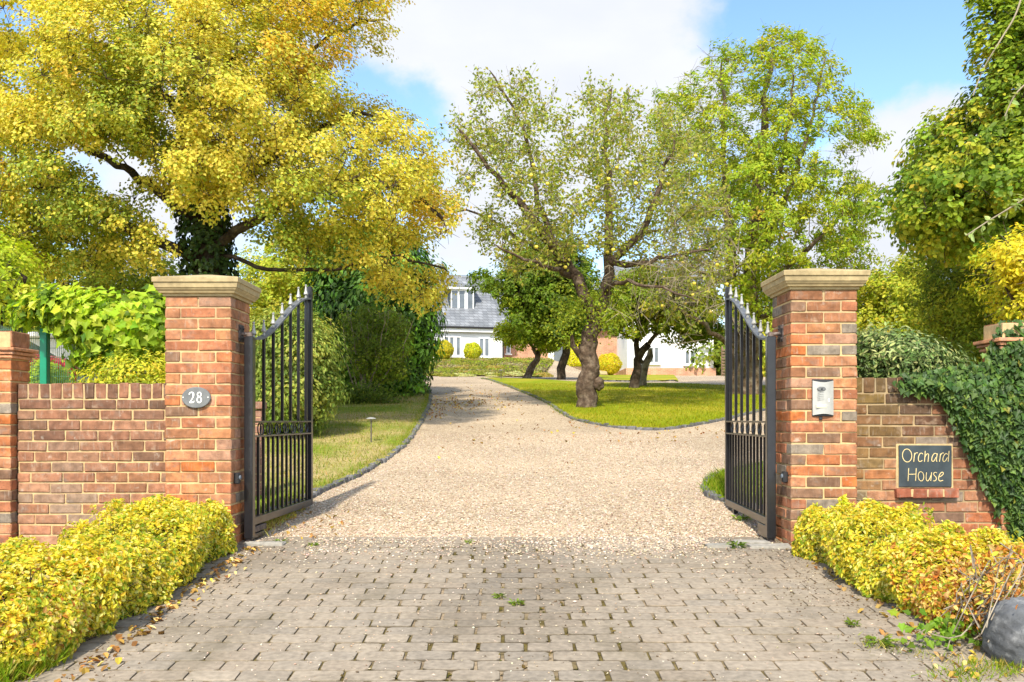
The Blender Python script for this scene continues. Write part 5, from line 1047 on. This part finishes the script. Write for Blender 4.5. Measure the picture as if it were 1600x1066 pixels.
# ------------------------------------------------------------------ golden hedges along the apron
def hedge(label, inner, outer, htop, n, seed, orange=0.0, cat='hedge'):
    """inner/outer: (x, y) lines from far to near; a clipped block of leaves standing on the ground"""
    r = np.random.default_rng(seed); A = np.array(inner); B = np.array(outer); k = len(A) - 1
    t = thing('golden_hedge', label, cat, (*((A[0] + B[-1]) / 2), 0), 'golden hedges beside the paving')
    def pt(s, u):
        i = np.minimum((s * k).astype(int), k - 1); f = (s * k - i)[:, None]
        a = A[i] * (1 - f) + A[i + 1] * f; b = B[i] * (1 - f) + B[i + 1] * f; h = np.interp(s * k, np.arange(k + 1), htop); return a + (b - a) * u[:, None], h
    side = r.random(n); s = r.random(n); u = r.random(n); v = r.random(n) ** .85
    inn = side < .42; top = (side >= .42) & (side < .84); outr = (side >= .84) & (side < .93); end = side >= .93
    dep = r.exponential(.035, n)
    u = np.where(inn, dep * .8, np.where(outr, 1 - dep, u)); v = np.where(top, 1 - dep * 2.0, v)
    s = np.where(end, np.where(r.random(n) < .5, dep * .4, 1 - dep * .4), s)
    xy, h = pt(s, u)
    lump = .045 * np.sin(s * 29 + u * 3) + .05 * np.sin(s * 13 + 2 + v * 3) + .035 * np.sin(u * 11 + s * 47) + .025 * np.sin(s * 83 + v * 9)
    e = np.minimum(1, (1 - v) * 6) ; rnd = (1 - np.minimum(1, v * 1.0) ** 6) 
    # round the top edges over
    uu = np.clip(u, 0, 1); roundoff = (np.abs(uu - .5) * 2) ** 6 * .055
    z = gz(xy[:, 0], xy[:, 1]) + .015 + v * (h + lump - roundoff)
    d = nrm(B[0] - A[0]); push = np.where(inn, lump * .7 + .035 * np.sin(v * 3.1), np.where(outr, -lump * .7, 0)); xy = xy - d * push[:, None]
    N = np.where(inn[:, None], np.array([-d[0], -.35, .5]), np.where(top[:, None], np.array([0, -.1, 1]), np.where(outr[:, None], np.array([d[0], 0, .5]), np.array([0, -1, .5])))) + r.normal(0, .48, (n, 3))
    P = np.column_stack([xy, z]) + r.normal(0, .006, (n, 3))
    cols = [(.52, .46, .07), (.45, .42, .055), (.56, .52, .24), (.31, .36, .05), (.15, .23, .03), (.52, .37, .06)]
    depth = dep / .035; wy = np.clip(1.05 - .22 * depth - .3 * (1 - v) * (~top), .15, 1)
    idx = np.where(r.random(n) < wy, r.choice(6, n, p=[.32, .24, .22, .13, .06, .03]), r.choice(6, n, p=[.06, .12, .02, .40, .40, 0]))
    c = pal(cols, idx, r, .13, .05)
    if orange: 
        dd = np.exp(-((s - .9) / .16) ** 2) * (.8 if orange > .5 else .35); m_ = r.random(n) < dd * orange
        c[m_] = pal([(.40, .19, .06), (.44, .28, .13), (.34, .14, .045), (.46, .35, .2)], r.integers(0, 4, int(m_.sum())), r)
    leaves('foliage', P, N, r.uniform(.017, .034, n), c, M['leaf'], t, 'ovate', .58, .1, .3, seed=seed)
    # twigs inside
    m = 1700; s = r.random(m); u = r.random(m) * .9 + .05; xy, h = pt(s, u); z = gz(xy[:, 0], xy[:, 1]) + r.random(m) * h * .8
    tw = twigs(None, np.column_stack([xy, z]), 3, .12, .003, seed + 3, None, .8); mk('stems', tw[0], tw[1], M['bark_dark'], t)
    # fill of shaded leaves so that daylight does not shine through
    m = 15000; s = r.random(m); u = .08 + .84 * r.random(m); v = r.random(m) * .86; xy, h = pt(s, u); P = np.column_stack([xy, gz(xy[:, 0], xy[:, 1]) + .01 + v * h])
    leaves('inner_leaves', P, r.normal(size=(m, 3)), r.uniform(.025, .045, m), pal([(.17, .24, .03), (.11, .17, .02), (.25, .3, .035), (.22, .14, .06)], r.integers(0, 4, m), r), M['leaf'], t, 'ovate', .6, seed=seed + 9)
    return t
hedge('clipped golden hedge running from the numbered pillar to the picture corner', [(-1.93, 6.22), (-1.90, 5.2), (-1.92, 4.4), (-2.02, 3.75)], [(-2.44, 6.18), (-2.46, 5.2), (-2.52, 4.4), (-2.60, 3.55)], [.33, .33, .32, .31], 60000, 51, .4)
hedge('looser golden hedge running out from the intercom pillar to the dark boulder', [(1.93, 6.14), (1.97, 5.2), (2.02, 4.75), (2.10, 4.32)], [(2.36, 6.15), (2.58, 5.4), (2.72, 4.95), (2.82, 4.55)], [.31, .29, .28, .25], 56000, 61, .8)
# upright sprig at the pillar foot
t = thing('golden_sprig', 'upright golden sprig standing above the hedge at the intercom pillar', 'plant', (at(1316, 800, 6.15)[0], 6.15, .1)); r = np.random.default_rng(8); n = 330
hgt = r.random(n); q = np.array([at(1316 + 6 * (v - .5), 830 - 55 * v, 6.12) for v in hgt]); P = q + r.normal(0, .022, (n, 3)) * (1.25 - hgt)[:, None]
leaves('foliage', P, r.normal(size=(n, 3)) * .6 + np.array([0, -.4, .6]), r.uniform(.02, .034, n), pal([(.66, .62, .18), (.50, .52, .06), (.35, .42, .06)], r.integers(0, 3, n), r), M['leaf'], t, 'ovate', .6)
mb = MB(); mb.tube([at(1316, 850, 6.13), at(1317, 780, 6.13)], .004, 5); mb.build('stem', M['twig'], t)
# dead bramble with orange leaves over the boulder
t = thing('dry_bramble', 'tangle of dry orange leaves and bare stems over the dark boulder', 'bramble', base(1560, 960, 4.35)); r = np.random.default_rng(71); n = 3400
q = np.array([at(x, y, 4.35 + z) for x, y, z in zip(r.normal(1558, 36, n), r.normal(926, 24, n), r.normal(.15, .2, n))]); q[:, 2] = np.maximum(q[:, 2], gz(q[:, 0], q[:, 1]) + .02)
leaves('foliage', q, r.normal(size=(n, 3)) + np.array([0, -.3, .4]), r.uniform(.018, .04, n), pal([(.38, .18, .07), (.42, .27, .15), (.32, .13, .05), (.44, .36, .16), (.42, .39, .08), (.28, .31, .05)], r.choice(6, n, p=[.25, .2, .15, .12, .16, .12]), r), M['litter'], t, 'ovate', .6)
mb = MB()
for i in range(46):
    a = at(r.normal(1560, 35), r.normal(900, 20), 4.3 + r.normal(0, .15)); b = at(r.normal(1530, 50), r.normal(975, 22), 4.1 + r.normal(0, .12)); c = (a + b) / 2 + r.normal(0, .07, 3); mb.tube(cr([a, c, b], .05), .0028, 5)
mb.build('stems', M['bark_pale'], t)

# -- boulders at the mouth of the drive
def boulder(label, c, rad, sq):
    bm_ = bmesh.new(); bmesh.ops.create_icosphere(bm_, subdivisions=5, radius=1); V = np.array([v.co for v in bm_.verts]); Fc = [[v.index for v in f.verts] for f in bm_.faces]; bm_.free()
    V = V * (1 + .06 * np.sin(V[:, :1] * 3 + 1) * np.cos(V[:, 2:3] * 2.5) + .025 * np.sin(V[:, 1:2] * 9 + V[:, 2:3] * 7) + .012 * np.sin(V[:, :1] * 19 + V[:, 2:3] * 23) + .008 * np.sin(V[:, 1:2] * 41 + 3 * np.sin(V[:, :1] * 17)) + np.random.default_rng(4).normal(0, .003, (len(V), 1))) * np.array(sq) * rad + np.array(c)
    return tag(mk('boulder', V, Fc, M['boulder'], None, None, True), label, 'boulder', 'boulders at the mouth of the drive')
boulder('dark grey boulder in the corner under the dry orange bramble', (2.235, 3.98, gz(2.2, 3.98) + .10), .195, (1, 1, .92))
boulder('grey boulder peeping in at the picture edge beside the clipped hedge', (-2.455, 3.98, gz(-2.4, 3.98) + .20), .215, (1.0, 1, .75))

# -- ivy on the right wall, and the shrub lolling over it
t = thing('ivy', 'thick dark green ivy pouring over the end of the wall beside the slate sign', 'climbing plant', (3.5, 6.4, 0)); r = np.random.default_rng(81); n = 15500
ivp = [(1395, 592), (1440, 585), (1480, 578), (1540, 570), (1548, 545), (1566, 508), (1620, 492), (1700, 500), (1700, 900), (1600, 872), (1572, 845), (1566, 800), (1554, 775), (1540, 752), (1528, 724), (1514, 698), (1502, 670), (1486, 640), (1464, 616), (1420, 604)]
x = r.uniform(1390, 1700, n * 2); y = r.uniform(500, 900, n * 2); w_ = inpoly(x + r.normal(0, 4, n * 2), y + r.normal(0, 4, n * 2), ivp); x, y = x[w_][:n], y[w_][:n]; n = len(x)
e = edgedist(x, y, np.array(ivp)); th = .03 + .16 * (1 - np.exp(-e / 45)); dd = th * r.random(n) ** .55; Yp = 6.385 - dd + np.where(y < 600, r.uniform(0, .26, n) * (r.random(n) < .6), 0)
P = np.array([at(a, b, c) for a, b, c in zip(x, y, Yp)]); N = np.column_stack([r.normal(0, .35, n), np.full(n, -1.0), np.full(n, .55)]) + r.normal(0, .28, (n, 3))
TT = np.column_stack([r.normal(0, .6, n), r.normal(-.2, .2, n), -np.ones(n)])
leaves('foliage', P, N, r.uniform(.030, .060, n), pal([(.032, .068, .020), (.048, .093, .024), (.02, .046, .014), (.088, .145, .035), (.16, .17, .04)], r.choice(5, n, p=[.38, .28, .2, .12, .02]), r), M['leafgloss'], t, 'lobed', .85, .3, .15, T=TT, seed=82)
mb = MB()
for i in range(14):
    x0 = r.uniform(1575, 1620); pts = [at(x0 + r.normal(0, 8), 860 - 50 * k, 6.385) for k in range(6)]; mb.tube(cr(pts, .05), .005, 5)
mb.build('stems', M['bark_dark'], t)
t = thing('evergreen_shrub', 'grey green evergreen shrub lolling over the coping next to the intercom pillar', 'shrub', (2.75, 6.95, 0)); r = np.random.default_rng(91)
C = fill([(1338, 530), (1350, 518), (1390, 520), (1440, 530), (1470, 545), (1500, 560), (1520, 575), (1480, 590), (1420, 600), (1392, 606), (1375, 596), (1338, 592)], 6.9, 240, .35, .07, 92, (), .02)
sk = Skel(); sk.limb([(1400, 660), (1400, 610), (1405, 570)], .02, .012, 7.0, base=True); sk.grow(C, .0025, .12, .05, .1, 93, minz=.8); trunk(sk, t, 'bark_dark')
P, N, c, ci = clump_leaves(C, .095, 44, [(.085, .135, .05), (.13, .18, .09), (.05, .09, .03), (.24, .27, .16)], [.35, .3, .2, .15], 94, .8); N[:, 1] -= .4
leaves('foliage', P, N, r.uniform(.03, .055, len(P)), c, M['leafgloss'], t, 'ovate', .38, -.6, .25, seed=95)

# ------------------------------------------------------------------ beyond the left wall: mesh fence, vine, car, outbuilding
t = thing('mesh_fence', 'green steel mesh fence with a square post behind the low wall', 'fence', (-3.3, 7.45, .3)); YF = 7.45; px70 = at(70, 0, YF)[0]
mb = MB(); mb.span((px70 - .028, YF - .03, -.1), (px70 + .028, YF + .03, at(0, 508, YF)[2]), bev=.004); mb.span((px70 - .032, YF - .034, at(0, 523.5, YF)[2]), (px70 + .032, YF + .034, at(0, 522, YF)[2]), bev=.001); mb.build('post', M['green_metal'], t)
x = px70 + 1.02; mb = MB(); mb.span((x - .03, YF - .05, at(0, 515, YF)[2] - .05), (x + .03, YF, at(0, 515, YF)[2]), bev=.004); mb.build('bracket', M['green_metal'], t)
mb = MB(); zt = at(0, 510, YF)[2]
for i in range(128): x = px70 - .75 + i * .0152; mb.box((x, YF + .036, zt / 2), (.0016, .0016, zt / 2), .0004)
for k in range(18): z = zt - .02 - k * .0762; mb.span((px70 - .78, YF + .0385, z - .002), (px70 + 1.2, YF + .0425, z + .002), bev=.0005)
mb.build('mesh_panel', M['wire'], t)
t = thing('grape_vine', 'lime green grape vine heaped over the mesh fence', 'climbing plant', (-3.4, 7.5, .3)); r = np.random.default_rng(111)
C = fill([(25, 480), (60, 460), (100, 450), (140, 462), (185, 468), (230, 470), (275, 455), (300, 480), (300, 560), (200, 560), (165, 555), (140, 575), (118, 570), (128, 535), (100, 520), (88, 500), (40, 503), (15, 498)], 7.35, 230, .38, .07, 112, (), .02)
sk = Skel(); sk.limb([(175, 700), (172, 620), (165, 560), (150, 510)], .025, .014, 7.5, base=True); sk.limb([(168, 570), (200, 520), (240, 490)], .012, .006, 7.5); sk.limb([(150, 515), (110, 490), (60, 480)], .012, .006, 7.5); sk.grow(C, .003, .14, .05, .1, 113, minz=.9); trunk(sk, t, 'bark_dark')
P, N, c, ci = clump_leaves(C, .09, 24, [(.25, .36, .03), (.33, .42, .05), (.17, .27, .025), (.40, .46, .11), (.08, .14, .02)], [.3, .24, .2, .1, .16], 114, .85); N[:, 1] -= .5
leaves('foliage', P, N, r.uniform(.045, .085, len(P)), c, M['leaf'], t, 'lobed', .95, .7, .35, seed=115)
t = thing('variegated_shrub', 'yellow green small leaved shrub showing just above the coping, under the vine', 'shrub', (-2.8, 6.95, .2)); r = np.random.default_rng(121)
C = fill([(118, 600), (140, 578), (165, 560), (200, 555), (230, 560), (262, 552), (290, 560), (290, 640), (110, 640)], 6.95, 150, .22, .06, 122, (), .01)
sk = Skel(); sk.limb([(200, 690), (200, 640), (200, 600)], .012, .008, 6.95, base=True); sk.grow(C, .002, .1, .05, .1, 123); trunk(sk, t, 'bark_dark')
P, N, c, ci = clump_leaves(C, .08, 46, [(.40, .42, .05), (.28, .33, .04), (.20, .26, .03), (.52, .46, .07)], [.35, .3, .2, .15], 124, .85); N[:, 1] -= .4
leaves('foliage', P, N, r.uniform(.022, .04, len(P)), c, M['leaf'], t, 'ovate', .5, .2, seed=125)
# low greens inside the fence, left of the post
t = thing('garden_shrub', 'small green bush between the mesh fence post and the corbelled pier', 'shrub', (-3.75, 8.2, .3)); r = np.random.default_rng(131)
C = fill([(35, 600), (50, 575), (70, 568), (100, 580), (110, 640), (30, 640)], 8.1, 40, .25, .09, 132, (), .01); P, N, c, ci = clump_leaves(C, .11, 60, [(.28, .38, .04), (.2, .3, .03), (.36, .44, .06)], [.4, .35, .25], 133)
leaves('foliage', P, N, r.uniform(.04, .06, len(P)), c, M['leaf'], t, 'ovate', .55, seed=134)
sk = Skel(); sk.limb([(70, 690), (70, 620), (70, 600)], .015, .008, 8.1, base=True); sk.grow(C, .003, .12, .05, .1, 135); trunk(sk, t, 'bark_dark')

# red hatchback parked behind the fence
cx0, cy0 = -7.62, 11.2; zg = float(gz(cx0, cy0)); car = thing('parked_car', 'red hatchback parked beyond the mesh fence', 'car', (cx0, cy0, zg))
side = [(-1.95, .28), (-1.98, .62), (-1.86, .80), (-1.0, .97), (-.35, 1.42), (.9, 1.47), (1.75, 1.10), (1.95, .92), (1.97, .35), (1.8, .22), (-1.8, .22)]
def carbody(sidep, w0, y0): return [(cx0 + a, cy0 + y0, zg + b) for a, b in sidep]
mb = MB(); low = [(-1.95, .28), (-1.98, .62), (-1.86, .80), (-1.0, .97), (1.80, 1.0), (1.95, .90), (1.97, .35), (1.8, .22), (-1.8, .22)]; mb.extr(carbody(low, 0, -.86), (0, 1.72, 0)); o = mb.build('body', M['red'], car)
b_ = o.modifiers.new('b', 'BEVEL'); b_.width = .06; b_.segments = 3
mb = MB(); cab = [(-.98, .98), (-.35, 1.42), (.9, 1.47), (1.72, 1.0)]; P0 = carbody(cab, 0, -.78); P1 = [(p[0], p[1] + 1.56, p[2]) for p in P0]
mb.extr(P0, (0, 1.56, 0)); o = mb.build('window', M['carglass'] if 'carglass' in M else M['glass'], car)
mb = MB(); mb.span((cx0 - .36, cy0 - .76, zg + 1.43), (cx0 + .95, cy0 + .76, zg + 1.50), bev=.03); mb.build('roof', M['red'], car)
for x in (-.66, .28, 1.0):
    b = MB(); b.box((cx0 + x, cy0 - .79, zg + 1.2), (.035, .012, .25), .01); b.build('pillar', M['red'], car)
for x in (-1.25, 1.25):
    for y in (-.84, .70):
        b = MB(); b.lathe((cx0 + x, cy0 + y, zg + .31), [(.2, 0), (.31, .0), (.32, .03), (.32, .12), (.31, .15), (.2, .15)], 24, ax=[[1, 0, 0], [0, 0, 1], [0, 1, 0]]); wh = b.build('wheel', M['rubber'], car)
        b = MB(); b.lathe((cx0 + x, cy0 + y - .004, zg + .31), [(.05, 0), (.195, .0), (.195, .158), (.05, .158)], 18, ax=[[1, 0, 0], [0, 0, 1], [0, 1, 0]]); b.build('rim', M['steel'], wh)
for y in (-.66, .66):
    b = MB(); b.box((cx0 + 1.955, cy0 + y, zg + .82), (.03, .14, .09), .02); b.build('tail_light', M['red'], car); b = MB(); b.box((cx0 - 1.93, cy0 + y, zg + .70), (.05, .17, .08), .02); b.build('headlight', M['whitepaint'], car)
# pale outbuilding
ob = thing('outbuilding', 'low white outbuilding behind the vine at the picture edge', 'building', (-11, 18.5, float(gz(-11, 18.5))))
mb = MB(); mb.span((-14, 18, 0), (-8.6, 22, at(0, 528, 18)[2]), bev=.02); mb.build('wall', M['render'], ob); mb = MB(); mb.span((-14.2, 17.8, at(0, 528, 18)[2] + .003), (-8.4, 22.2, at(0, 520, 18)[2]), bev=.02); mb.build('roof', M['white'], ob)
mb = MB(); mb.span((-11.5, 17.96, .7), (-9.6, 17.998, 2.0), bev=.01); mb.build('door', M['wood'], ob)

# small terracotta brick post behind the open gate
t = thing('brick_post', 'small brick post with a flat cap just behind the gate by the numbered pillar', 'post', (at(401, 0, 8.6)[0], 8.6, 0)); xq = at(401, 0, 8.6)[0]; zt = at(0, 628, 8.6)[2]; mb = MB(); z = zt - .075
while z > -.1: put(mb, xq - .055, xq + .055, 8.55, 8.66, z - .065, z, np.array((.36, .19, .13)) * rng.uniform(.85, 1.15)); z -= .075
mb.build('brickwork', M['brick'], t); mb = MB(); mb.span((xq - .05, 8.555, -.1), (xq + .05, 8.655, zt - .074)); mb.build('mortar', M['mortar'], t); mb = MB(); mb.span((xq - .075, 8.53, zt - .07), (xq + .075, 8.68, zt), bev=.006, col=(.34, .18, .12)); mb.build('cap', M['brick'], t)

# ------------------------------------------------------------------ lamps, plants by the house, weeds
def lamp(label, px, py, Y):
    x, y, z = base(px, py, Y); t = thing('garden_lamp', label, 'lamp', (x, y, z), 'mushroom path lamps along the drive')
    mb = MB(); mb.tube([(x, y, z - .05), (x, y, z + .385)], .011, 10); mb.lathe((x, y, z + .02), [(.03, 0), (.03, .012), (.012, .018)], 12); mb.build('stem', M['lampbrown'], t)
    mb = MB(); mb.lathe((x, y, z + .375), [(.012, -.02), (.02, 0), (.072, .004), (.078, .010), (.060, .024), (.02, .034), (.004, .038)], 24); o = mb.build('lamp_shade', M['lampgrey'], t); return t
M['lampbrown'] = mat('lamp_bronze', (.10, .085, .06), .5, .2, 20, 0, 60, .5); M['lampgrey'] = mat('lamp_shade', (.26, .26, .24), .5, .2, 20, 0, 60, .4)
l1 = lamp('grey mushroom lamp standing in the dry grass beyond the open gate', 580, 697, 13.9)
def copylamp(src, label, px, py, Y):
    c = src.copy(); sc.collection.objects.link(c); c['label'] = label; c.location = base(px, py, Y)
    for ch in src.children:
        d = ch.copy(); sc.collection.objects.link(d); d.parent = c
    return c
copylamp(l1, 'tiny distant mushroom lamp at the tip of the lawn, below the flower bed', 783, 594, 36); copylamp(l1, 'dark mushroom lamp under the edge of the tall laurel', 660, 614, 27)
def puff(name, label, px, py, Y, rad, sq, cols, size, n, seed, group=None, cat='shrub'):
    x, y, z = base(px, py, Y); t = thing(name, label, cat, (x, y, z), group); r = np.random.default_rng(seed)
    u = nrm(r.normal(size=(n, 3))); u[:, 2] = np.abs(u[:, 2]) if sq < .9 else u[:, 2]
    rr = rad * (1 - r.exponential(.07, n).clip(0, .7)) * (1 + .05 * np.sin(u[:, 0] * 7) + .04 * np.sin(u[:, 2] * 9 + 1)); P = np.array([x, y, z + (rad if sq >= .9 else 0.02)]) + u * rr[:, None] * np.array([1, 1, sq])
    leaves('foliage', P, u + r.normal(0, .4, (n, 3)) + np.array([0, 0, .3]), size * r.uniform(.7, 1.3, n), pal(cols, r.integers(0, len(cols), n), r), M['leaf'], t, 'diamond', .6, seed=seed)
    tw = twigs(None, np.array([[x, y, z + .02]]), 30, rad * .8, .012, seed, None, 1.2); mk('stems', tw[0], tw[1], M['bark_dark'], t); return t
YG = [(.40, .44, .03), (.30, .37, .03), (.48, .48, .05)]
puff('topiary_ball', 'clipped yellow green ball shrub between the two ground floor windows', 738.5, 569, 55, .52, 1, YG, .08, 5200, 1101)
puff('golden_shrub', 'golden shrub under the first window, beside the laurel', 692, 571, 54, .62, .9, [(.46, .42, .03), (.38, .36, .03), (.30, .32, .03)], .08, 5000, 1102)
puff('golden_shrub', 'rounded yellow bush at the foot of the right wing corner', 952, 576, 51, .66, .9, [(.46, .44, .03), (.36, .38, .03), (.5, .4, .04)], .08, 5200, 1103)
puff('golden_shrub', 'lime yellow shrub beside the timber steps, behind the thin trunk', 905, 570, 53, .85, .95, [(.52, .54, .03), (.42, .48, .03), (.56, .56, .05)], .09, 5200, 1104)
r = np.random.default_rng(141); kinds = [([(.22, .24, .06), (.28, .27, .08), (.17, .2, .05)], 'low olive mound plant in the bed before the house', 'olive mounds in the house bed'), ([(.45, .46, .38), (.38, .4, .32), (.33, .36, .24)], 'silvery lavender mound in the bed before the house', 'silver mounds in the house bed'), ([(.30, .26, .11), (.36, .29, .13), (.26, .24, .08)], 'brownish seeding mound plant in the bed before the house', 'brown mounds in the house bed')]
protos = {}
for i in range(40):
    k_ = int(r.choice(3, p=[.5, .2, .3])); px = r.uniform(672, 850); Y = r.uniform(44.0, 56)
    if k_ == 1: Y = r.uniform(44, 45.5); px = r.choice([718, 728, 738, 770, 795, 806, 825]) + r.normal(0, 3)
    if k_ not in protos: protos[k_] = puff('mound_plant', kinds[k_][1], px, 580, Y, .42, .42, kinds[k_][0], .09, 1500, 1200 + k_, kinds[k_][2], 'plant')
    else:
        s_ = protos[k_]; c_ = s_.copy(); sc.collection.objects.link(c_); x = (px - CX) / F * Y; c_.location = (x, Y, float(gz(x, Y))); v = r.uniform(.7, 1.4); c_.scale = (v, v, v * r.uniform(.35, .7)); c_.rotation_euler = (0, 0, r.uniform(0, 6))
        for ch in s_.children: d_ = ch.copy(); sc.collection.objects.link(d_); d_.parent = c_
n = 16000; X = r.uniform(-8, 2.6, n); Y = r.uniform(43, 57.5, n); k_ = inpoly(X, Y, bedp); X, Y = X[k_], Y[k_]; n = len(X)
tag(leaves('ground_cover', np.column_stack([X, Y, gz(X, Y) + .05 + r.uniform(0, .05, n)]), r.normal(size=(n, 3)) * .5 + np.array([0, -.2, 1]), r.uniform(.09, .15, n), pal([(.20, .27, .03), (.24, .27, .06), (.13, .18, .03), (.27, .23, .12), (.30, .30, .24)], np.clip((2.2 + 1.3 * np.sin(X * 1.7 + Y * .9) + 1.2 * np.sin(Y * 1.9 - X * .6) + r.normal(0, .8, n)).astype(int), 0, 4), r), M['leaf'], None, 'ovate', .6), kind='stuff')
# weeds in the joints
def weed(label, px, py, s, seed):
    p = hit(px, py); z = float(gz(*p)); t = thing('weed', label, 'weed', (p[0], p[1], z), 'weeds in the paving'); r = np.random.default_rng(seed); n = 46
    a = r.uniform(0, 2 * pi, n); P = np.array([p[0], p[1], z + .012]) + np.column_stack([np.cos(a), np.sin(a), np.zeros(n)]) * (r.uniform(0, .5, n) * s)[:, None] + np.column_stack([np.zeros(n), np.zeros(n), r.uniform(0, .3, n) * s])
    leaves('foliage', P, np.column_stack([r.normal(0, .5, n), r.normal(0, .5, n), np.ones(n)]), r.uniform(.25, .6, n) * s, pal([(.12, .19, .03), (.17, .23, .05), (.08, .14, .025)], r.integers(0, 3, n), r), M['leaf'], t, 'ovate', .4, -.8, T=np.column_stack([np.cos(a), np.sin(a), r.uniform(.1, 1, n)]), seed=seed)
for q in (('small weed at the top of the paving, left of the dark stain', 734, 852, .05, 1), ('weed in the middle of the stained paving', 780, 938, .055, 2), ('weed in a joint right of the stained middle, the lower of two', 806, 949, .06, 3), ('leafy weed at the foot of the gate by the intercom pillar', 1150, 858, .10, 4), ('green tuft under the drop bolt of the gate', 1158, 815, .10, 5), ('weed on the gravel in front of the gate by the numbered pillar', 438, 852, .07, 6), ('dry weed at the gravel edge near the open gate', 490, 856, .06, 7), ('bright little weed at the foot of the looser hedge', 1333, 983, .06, 8), ('weed low on the right of the paving near the hedge end', 1376, 1013, .10, 9)): weed(*q)
# dark leafy seedling plants at the near foot of the looser hedge
t = thing('bramble_plant', 'broad bright green leaves at the foot of the looser hedge', 'plant', base(1470, 1000, 4.25)); r = np.random.default_rng(161); n = 70
q = np.array([at(x, y, 4.18 + z) for x, y, z in zip(r.normal(1468, 34, n), r.normal(985, 14, n), r.normal(0, .06, n))]); q[:, 2] = np.maximum(q[:, 2], gz(q[:, 0], q[:, 1]) + .01)
leaves('foliage', q, np.column_stack([r.normal(0, .3, n), np.full(n, -.8), np.full(n, .7)]), r.uniform(.025, .045, n), pal([(.11, .21, .02), (.15, .25, .03), (.08, .15, .02)], r.integers(0, 3, n), r), M['leaf'], t, 'lobed', .85, .5, seed=162)
# arching hop stems in the upper corner
def spray(label, pts, Y, lf, size, cols, seed, name='arching_stem'):
    q = cr([at(x, y, Y) for x, y in pts], .03); t = thing(name, label, 'climbing plant', q[0]); mb = MB(); mb.tube(q, np.linspace(.006, .003, len(q)), 6); mb.build('stem', M['twig'], t); r = np.random.default_rng(seed)
    i = r.integers(int(len(q) * .1), len(q), lf); P = q[i] + r.normal(0, .008, (lf, 3))
    leaves('foliage', P, r.normal(size=(lf, 3)) * .5 + np.array([0, -.6, .6]), size * r.uniform(.6, 1.2, lf), pal(cols, r.integers(0, len(cols), lf), r), M['leaf'], t, 'ovate', .55, .8, seed=seed)
spray('long bare arching shoot hanging from the top picture corner', [(1606, -40), (1588, 20), (1565, 60), (1538, 105), (1520, 150)], 5.2, 9, .045, [(.22, .30, .05), (.3, .36, .08)], 171)
spray('grey leaved rose shoot slanting across the sycamore', [(1640, 280), (1604, 308), (1578, 325), (1545, 345), (1510, 368)], 5.0, 30, .045, [(.26, .34, .20), (.32, .40, .26), (.22, .30, .15)], 172)
spray('upper grey leaved rose shoot at the picture edge', [(1650, 90), (1606, 128), (1585, 150), (1570, 182)], 5.0, 12, .05, [(.26, .34, .20), (.32, .40, .26)], 173)
